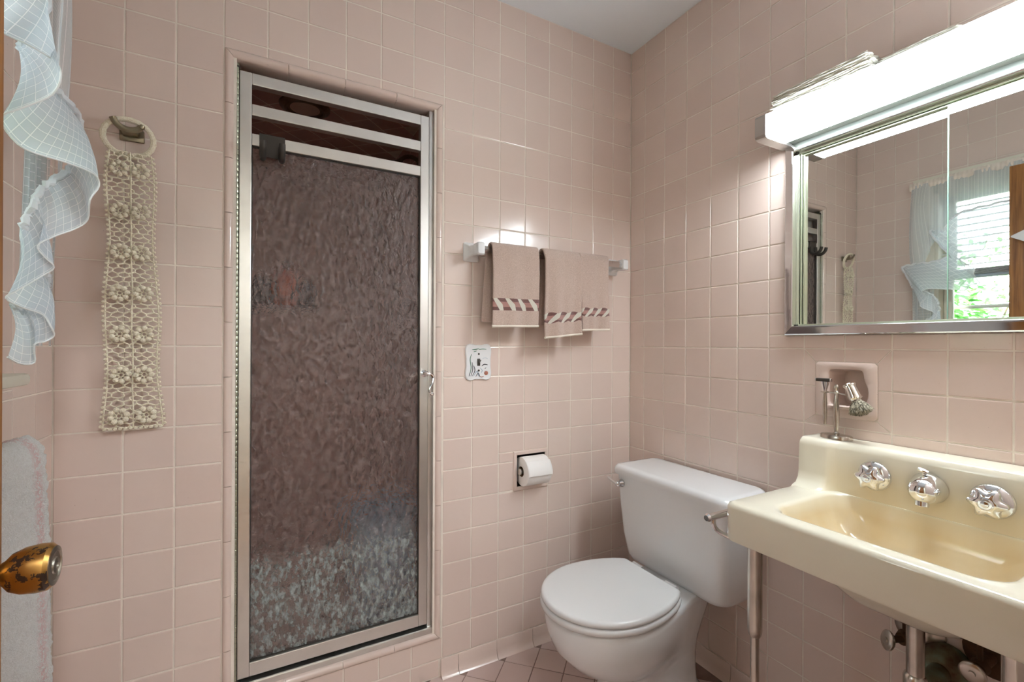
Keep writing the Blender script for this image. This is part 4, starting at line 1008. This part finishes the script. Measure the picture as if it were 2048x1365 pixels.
for s, t in FL:
    o = bpy.data.objects.new('crochet_flower', fm_); COL.objects.link(o); o.parent = ct; o.location = strip(s, t, -.004) - ROOT[ct.name]; o.rotation_euler = (rd.uniform(-.1, .1), rd.uniform(0, 3), 0); k = 1.0 + .18 * t; o.scale = (k, 1.2, k)
b_ = bmesh.new()
for s in (-1, 1):
    for k in range(58): ball(b_, strip(s * 1.03, (k + .5) / 58, -.001) + Vector((s * .0015, 0, 0)), .0036 + .0008 * (k % 2), 6)
for k in range(12): ball(b_, strip(-1 + 2 * (k + .5) / 12, 1.0) + Vector((0, -.001, -.002)), .0048, 7)
for k in range(9): tube(b_, [strip(-.9 + 1.8 * k / 8, .0), RC + Vector((.046 * (-.75 + 1.5 * k / 8), .003, -.043 * math.sqrt(1 - (-.75 + 1.5 * k / 8) ** 2 * .8)))], .0018, 5)
o = obj('picot_edge', b_, yarn, ct); o['kind'] = 'stuff'

# ------------------------------------------------------------------ curtain, rod, blind
cd = thing('curtain_rod', 'white curtain rod above the window', 'curtain rod', (XL, -.78, 2.06))
b_ = bmesh.new(); tube(b_, spline([(XL + .002, -.315, 2.062), (XL + .09, -.313, 2.062), (XL + .113, -.335, 2.062), (XL + .113, -.40, 2.062)], 5) + [Vector((XL + .113, -1.24, 2.062)), Vector((XL + .10, -1.268, 2.062)), Vector((XL + .002, -1.27, 2.062))], .005, 10); obj('rod', b_, 'paint', cd)
cu = thing('curtain', 'sheer pale blue checked curtain with a gathered ruffle edge', 'curtain', (XL + .11, -.5, 1.13))
OUTER = [(-1.778, -0.606, 1.633), (-1.768, -0.578, 1.624), (-1.738, -0.572, 1.615), (-1.713, -0.557, 1.605), (-1.691, -0.616, 1.558), (-1.701, -0.611, 1.533), (-1.726, -0.616, 1.507), (-1.751, -0.62, 1.485), (-1.763, -0.579, 1.483), (-1.743, -0.571, 1.458), (-1.716, -0.505, 1.466), (-1.7, -0.423, 1.476), (-1.698, -0.4, 1.461), (-1.707, -0.416, 1.429), (-1.718, -0.384, 1.399), (-1.735, -0.387, 1.379), (-1.752, -0.423, 1.356), (-1.77, -0.439, 1.334), (-1.763, -0.43, 1.316), (-1.756, -0.414, 1.301), (-1.773, -0.418, 1.282), (-1.788, -0.458, 1.254), (-1.798, -0.469, 1.239), (-1.788, -0.44, 1.226), (-1.773, -0.406, 1.216), (-1.763, -0.402, 1.194), (-1.763, -0.388, 1.179), (-1.773, -0.395, 1.168), (-1.778, -0.425, 1.162), (-1.783, -0.407, 1.131), (-1.793, -0.433, 1.13), (-1.798, -0.463, 1.142)]
SEAM = [(-1.773, -0.464, 1.792), (-1.773, -0.424, 1.803), (-1.768, -0.408, 1.794), (-1.768, -0.449, 1.723), (-1.773, -0.481, 1.671), (-1.778, -0.491, 1.653), (-1.778, -0.494, 1.646), (-1.778, -0.476, 1.645), (-1.768, -0.417, 1.628), (-1.763, -0.37, 1.63), (-1.758, -0.331, 1.625), (-1.758, -0.289, 1.618), (-1.758, -0.303, 1.58), (-1.76, -0.326, 1.526), (-1.764, -0.335, 1.499), (-1.765, -0.379, 1.475), (-1.767, -0.418, 1.45), (-1.774, -0.427, 1.435), (-1.776, -0.439, 1.416), (-1.779, -0.445, 1.4), (-1.786, -0.441, 1.384), (-1.789, -0.447, 1.366), (-1.795, -0.42, 1.336), (-1.79, -0.384, 1.307), (-1.788, -0.357, 1.295), (-1.788, -0.346, 1.285), (-1.793, -0.352, 1.265), (-1.798, -0.379, 1.248), (-1.803, -0.4, 1.237), (-1.803, -0.411, 1.23), (-1.803, -0.43, 1.229), (-1.808, -0.429, 1.232)]
SEAM = [(-1.762, -1.15, 1.905), (-1.760, -.98, 1.90), (-1.757, -.86, 1.892), (-1.757, -.78, 1.886), (-1.757, -.71, 1.882), (-1.758, -.63, 1.876), (-1.758, -.55, 1.868), (-1.765, -.49, 1.83)] + SEAM
OUTER = [(-1.750, -1.17, 1.79), (-1.764, -1.00, 1.765), (-1.750, -.90, 1.775), (-1.764, -.82, 1.75), (-1.745, -.74, 1.765), (-1.765, -.70, 1.735), (-1.735, -.66, 1.72), (-1.770, -.63, 1.67)] + OUTER
sm_, om_ = spline(SEAM, 4), spline(OUTER, 4); nS = len(sm_)
arc = [0]
for a, b in zip(om_, om_[1:]): arc.append(arc[-1] + (b - a).length)
b_ = bmesh.new(); uvl = b_.loops.layers.uv.verify(); grid = []
NV = 8
for i in range(nS):
    row = []
    for j in range(NV + 1):
        t = j / NV; p = sm_[i].lerp(om_[i], t); bul = math.sin(PI * t) * .008
        pk = .0025 * (1 - t) * math.sin(i * 2.1)
        row.append(b_.verts.new(p + Vector((bul + pk, 0, .004 * math.sin(PI * t)))))
    grid.append(row)
for i in range(nS - 1):
    for j in range(NV):
        f = b_.faces.new((grid[i][j], grid[i + 1][j], grid[i + 1][j + 1], grid[i][j + 1]))
        for lp, (a, c) in zip(f.loops, ((i, j), (i + 1, j), (i + 1, j + 1), (i, j + 1))): lp[uvl].uv = (arc[a] * .8, c / NV * .13)
ru_ = obj('ruffle', b_, 'sheer', cu, angle=180); subsurf(ru_, 1)
hemm = plain('curtain_hem', lin(236, 240, 240), .8)
b_ = bmesh.new(); tube(b_, [grid_p for grid_p in om_], .0014, 6); obj('ruffle_hem', b_, hemm, cu)
b_ = bmesh.new(); tube(b_, [p + Vector((.002 + .004 * abs(math.sin(i * 1.3)), 0, .003 * math.sin(i * 1.9))) for i, p in enumerate(sm_)], [.004 + .0022 * abs(math.sin(i * 1.7)) for i in range(nS)], 6); obj('gathered_seam', b_, 'sheer', cu)
# body: from the rod down to the swept seam
def seam_z(y):
    pts = [(-1.25, 1.90), (-.98, 1.90), (-.71, 1.882), (-.55, 1.868), (-.49, 1.83), (-.448, 1.776), (-.40, 1.69), (-.36, 1.60), (-.345, 1.50), (-.335, 1.20)]
    for (a, za), (b, zb_) in zip(pts, pts[1:]):
        if a <= y <= b: return za + (zb_ - za) * (y - a) / (b - a)
    return 1.16
def body(u, v):
    y = -1.25 + u * (1.25 - .325); zt = 2.068; zb_ = seam_z(y) if y < -.335 else 1.16
    z = zt + (zb_ - zt) * v
    x = XL + .119 - .022 * sm((1.8 - z) / .6) + .006 * math.sin(u * 110) * min(1, .3 + v * 1.2) + .004 * math.sin(u * 47 + 1)
    if y > -.40: y += .012 * math.sin(v * 5) - .004
    return Vector((min(x, -1.752 + .03 * sm((y + .72) / .04)), y, z))
b_ = sheet(bmesh.new(), body, 150, 26, lambda u, v: (u * .925 * 1.15, v * .8)); obj('panel', b_, 'sheer_thin', cu, angle=180)
def head(u, v):
    y = -1.25 + u * (1.25 - .318); a = 2 * PI * v
    return Vector((XL + .113 + (.0085 + .0015 * math.sin(u * 330)) * math.cos(a), y, 2.064 + (.020 + .002 * math.sin(u * 330)) * math.sin(a)))
b_ = sheet(bmesh.new(), head, 420, 10); obj('heading', b_, plain('heading_cotton', lin(226, 216, 204), .9), cu)
def lower(u, v):                               # gathered tail below the seam, against the wall
    y = -.418 + u * .095; z = 1.52 - v * .36
    return Vector((XL + .085 + .006 * math.sin(u * 26) - .01 * v, y, z))
b_ = sheet(bmesh.new(), lower, 30, 14, lambda u, v: (u * .16, v * .36)); obj('tail', b_, 'sheer_thin', cu, angle=180)

bl = thing('window_blind', 'white slatted blind half raised in the window', 'blind', (XL - .03, -.8, 1.56))
by0, by1, bxc = WN[0] + .024, WN[1] - .024, XL - .025
obj('headrail', bx((bxc - .02, by0, 1.992), (bxc + .02, by1, 2.020), .002), 'paint', bl)
slm = bpy.data.meshes.new('slat'); b_ = bmesh.new()
pr3 = [(-.022, -.006), (-.011, -.0008), (0, .001), (.011, .0), (.022, -.003), (.022, -.0042), (.011, -.0013), (0, -.0003), (-.011, -.0022), (-.022, -.0072)]
loft(b_, [[(x, y, z) for x, z in pr3] for y in (by0, by1)]); bmesh.ops.recalc_face_normals(b_, faces=b_.faces); b_.to_mesh(slm); b_.free(); slm.materials.append(plain('slat_white', lin(236, 238, 238), .45))
zs = [1.972 - .036 * k for k in range(11)] + [1.584 - .0055 * k for k in range(6)]
for z in zs:
    o = bpy.data.objects.new('slat', slm); COL.objects.link(o); o.parent = bl; o.location = Vector((bxc, 0, z)) - ROOT[bl.name]; o.rotation_euler = (0, .22 if z > 1.59 else 0, 0)
obj('bottom_rail', bx((bxc - .02, by0, 1.535), (bxc + .02, by1, 1.550), .003), plain('slat_grey', lin(170, 184, 196), .5), bl)
for y in (by1 - .12, by0 + .12):
    b_ = bmesh.new(); tube(b_, [(bxc + .023, y, 1.99), (bxc + .023, y, 1.54)], .0012, 5); obj('ladder_cord', b_, 'paint', bl)

# ------------------------------------------------------------------ bath towel below the window
br2 = thing('towel_bar', 'chrome bar on the left wall behind the bath towel', 'towel rail', (XL, -.55, .975))
b_ = bmesh.new(); tube(b_, [(XL + .055, -.335, .962), (XL + .055, -.70, .962)], .008, 12); obj('bar', b_, 'chrome', br2)
for y in (-.345, -.70):
    b_ = bmesh.new(); tube(b_, [(XL, y, .962), (XL + .02, y, .962), (XL + .063, y, .962)], [.018, .010, .011], 14); obj('post', b_, 'chrome', br2)
bt_ = thing('bath_towel', 'white and pale pink bath towel hanging on the left wall', 'towel', (XL + .055, -.5, .5))
def bath_terry():
    k = NT('bath_terry'); f = k.noise(380, 3, .7)
    col = k.ramp(f, [(.35, lin(232, 228, 222)), (.65, lin(250, 248, 245))])
    sep = k.n('ShaderNodeSeparateXYZ'); k.l(k.n('ShaderNodeUVMap').outputs[0], sep.inputs[0])
    st = k.math('SUBTRACT', 1.0, k.math('MULTIPLY', k.math('ABSOLUTE', k.math('SUBTRACT', sep.outputs[0], .12)), 14.0), None, True)
    pk = k.math('MULTIPLY', st, k.math('GREATER_THAN', k.noise(150, 3, .7), .46))
    k.l(k.mix(k.math('MULTIPLY', pk, .8), col, lin(232, 186, 184)), k.p.inputs['Base Color']); k.set(Roughness=.95); k.p.inputs['Sheen Weight'].default_value = .4
    k.bump(k.noise(400, 3, .8), .9, .005); return k.m
def bt(u, v):
    y = -.322 - .36 * u; L_ = .95; s = v * (L_ * 2) - L_
    if abs(s) < .03:
        a = s / .03 * PI / 2; x = XL + .055 + .019 * math.sin(a); z = .966 + .019 * math.cos(a)
    else:
        x = XL + .055 + (.021 if s > 0 else -.019) + (.010 * min(1, s * 2) if s > 0 else 0); z = .966 - (abs(s) - .03)
    x += .006 * math.sin(u * 8 + 1) * min(1, abs(s) * 2); y += .006 * math.sin(s * 9)
    return Vector((x, y, max(z, .10)))
o = obj('cloth', sheet(bmesh.new(), bt, 30, 90, lambda u, v: (u, v)), bath_terry(), bt_); solidify(o, .016, 0); subsurf(o, 2)
tx = bpy.data.textures.new('terry_loops', 'CLOUDS'); tx.noise_scale = .008; dm = o.modifiers.new('loops', 'DISPLACE'); dm.texture = tx; dm.strength = .012; dm.texture_coords = 'OBJECT'

# white bracket seen in the mirror on the door
wk = thing('door_bracket', 'white wedge-shaped bracket on the oak door, seen in the mirror', 'bracket', (DX, -.80, 1.70))
b_ = bmesh.new(); loft(b_, [[(DX + .001, -.775, 1.70), (DX + .001, -.775, 1.67), (DX + .001, -.90, 1.60), (DX + .001, -.90, 1.755)], [(DX + .03, -.765, 1.69), (DX + .03, -.765, 1.68), (DX + .03, -.88, 1.62), (DX + .03, -.88, 1.74)], [(DX + .05, -.752, 1.690), (DX + .05, -.752, 1.684), (DX + .05, -.86, 1.615), (DX + .05, -.86, 1.742)]]); obj('shell', b_, 'china', wk, angle=20)

# ------------------------------------------------------------------ outdoors
gr = struct(obj('floor_garden', bx((-9, -6, -.6), (XL - .15, 6, -.5)), plain('garden_soil', lin(96, 112, 70), .95, var=.3), smooth=False), 'green garden ground outside')
rd = random.Random(21)
def shrub(label, cx, cy, cz, rx, ry, rz, n, cols, seed):
    t = thing('shrub', label, 'shrub', (cx, cy, -.5), 'garden shrubs'); rd = random.Random(seed)
    b = bmesh.new()
    for k in range(7):
        a = rd.uniform(0, 6.28); tube(b, spline([(cx, cy, -.5), (cx + .2 * math.cos(a), cy + .2 * math.sin(a), cz * .5), (cx + rx * .6 * math.cos(a), cy + ry * .6 * math.sin(a), cz + rz * .4)], 4), [.022 - .0016 * i for i in range(9)], 6)
    obj('stems', b, plain('bark', lin(88, 70, 52), .9), t)
    b = bmesh.new()
    for k in range(n):
        while True:
            p = Vector((rd.uniform(-1, 1), rd.uniform(-1, 1), rd.uniform(-1, 1)))
            if .35 < p.length < 1: break
        c = Vector((cx + p.x * rx, cy + p.y * ry, cz + p.z * rz)); s = rd.uniform(.030, .062)
        d = Vector((p.x + rd.uniform(-.6, .9), p.y + rd.uniform(-.8, .8), rd.uniform(-.6, .3))).normalized(); w = d.cross(Vector((rd.uniform(-.4, .4), rd.uniform(-.4, .4), 1))).normalized(); n_ = w.cross(d)
        q = [c - d * s, c - d * s * .3 + w * s * .48 + n_ * s * .12, c + d * s * .35 + w * s * .36 + n_ * s * .10, c + d * s * 1.1 - n_ * s * .2, c + d * s * .35 - w * s * .36 + n_ * s * .10, c - d * s * .3 - w * s * .48 + n_ * s * .12]
        vs = [b.verts.new(x) for x in q]; mid = [b.verts.new(c - d * s * .3), b.verts.new(c + d * s * .35)]
        b.faces.new((vs[0], vs[1], mid[0])); b.faces.new((vs[0], mid[0], vs[5])); b.faces.new((vs[1], vs[2], mid[1], mid[0])); b.faces.new((mid[0], mid[1], vs[4], vs[5])); b.faces.new((vs[2], vs[3], mid[1])); b.faces.new((mid[1], vs[3], vs[4]))
    lm = NT('leaf_' + str(seed)); fz = lm.noise(9, 3); c_ = lm.ramp(fz, [(.3, lin(*cols[0])), (.7, lin(*cols[1]))]); lm.l(c_, lm.p.inputs['Base Color']); lm.set(Roughness=.45)
    tl_ = lm.n('ShaderNodeBsdfTranslucent'); lm.l(c_, tl_.inputs[0]); mx = lm.n('ShaderNodeMixShader'); mx.inputs[0].default_value = .35; lm.l(lm.p.outputs[0], mx.inputs[1]); lm.l(tl_.outputs[0], mx.inputs[2]); lm.l(mx.outputs[0], lm.out.inputs[0])
    o = obj('foliage', b, lm.m, t, smooth=False); o['kind'] = 'stuff'
shrub('bright green leafy shrub outside the window, nearer the house corner', -3.3, .45, 1.15, .8, .70, .85, 3200, ((58, 132, 62), (132, 196, 96)), 1)
shrub('bright green leafy shrub outside the window, behind the open door', -3.4, -1.05, 1.05, .8, .75, .85, 2600, ((52, 124, 66), (118, 186, 96)), 2)
shrub('tall green shrub further back in the garden', -5.4, .6, 1.3, 1.2, 1.6, 1.1, 3200, ((70, 140, 80), (150, 205, 120)), 3)

# added fill lamp, unseen behind the camera, lights the room through the doorway
hl = thing('added_hall_fill', 'added round fill lamp, unseen on the hallway ceiling', 'ceiling light', (-1.3, -2.4, HC))
obj('base', lathe(bmesh.new(), [(.16, 0), (.16, -.02), (.14, -.03)], (-1.3, -2.4, HC), (0, 0, 1), 32), 'alu', hl)
obj('shade', lathe(bmesh.new(), [(.15, -.025), (.165, -.05), (.13, -.09), (.07, -.115), (0, -.12)], (-1.3, -2.4, HC), (0, 0, 1), 32), emit('hall_fill_glow', (.94, .97, 1.0, 1), HALL_FILL * 2), hl)
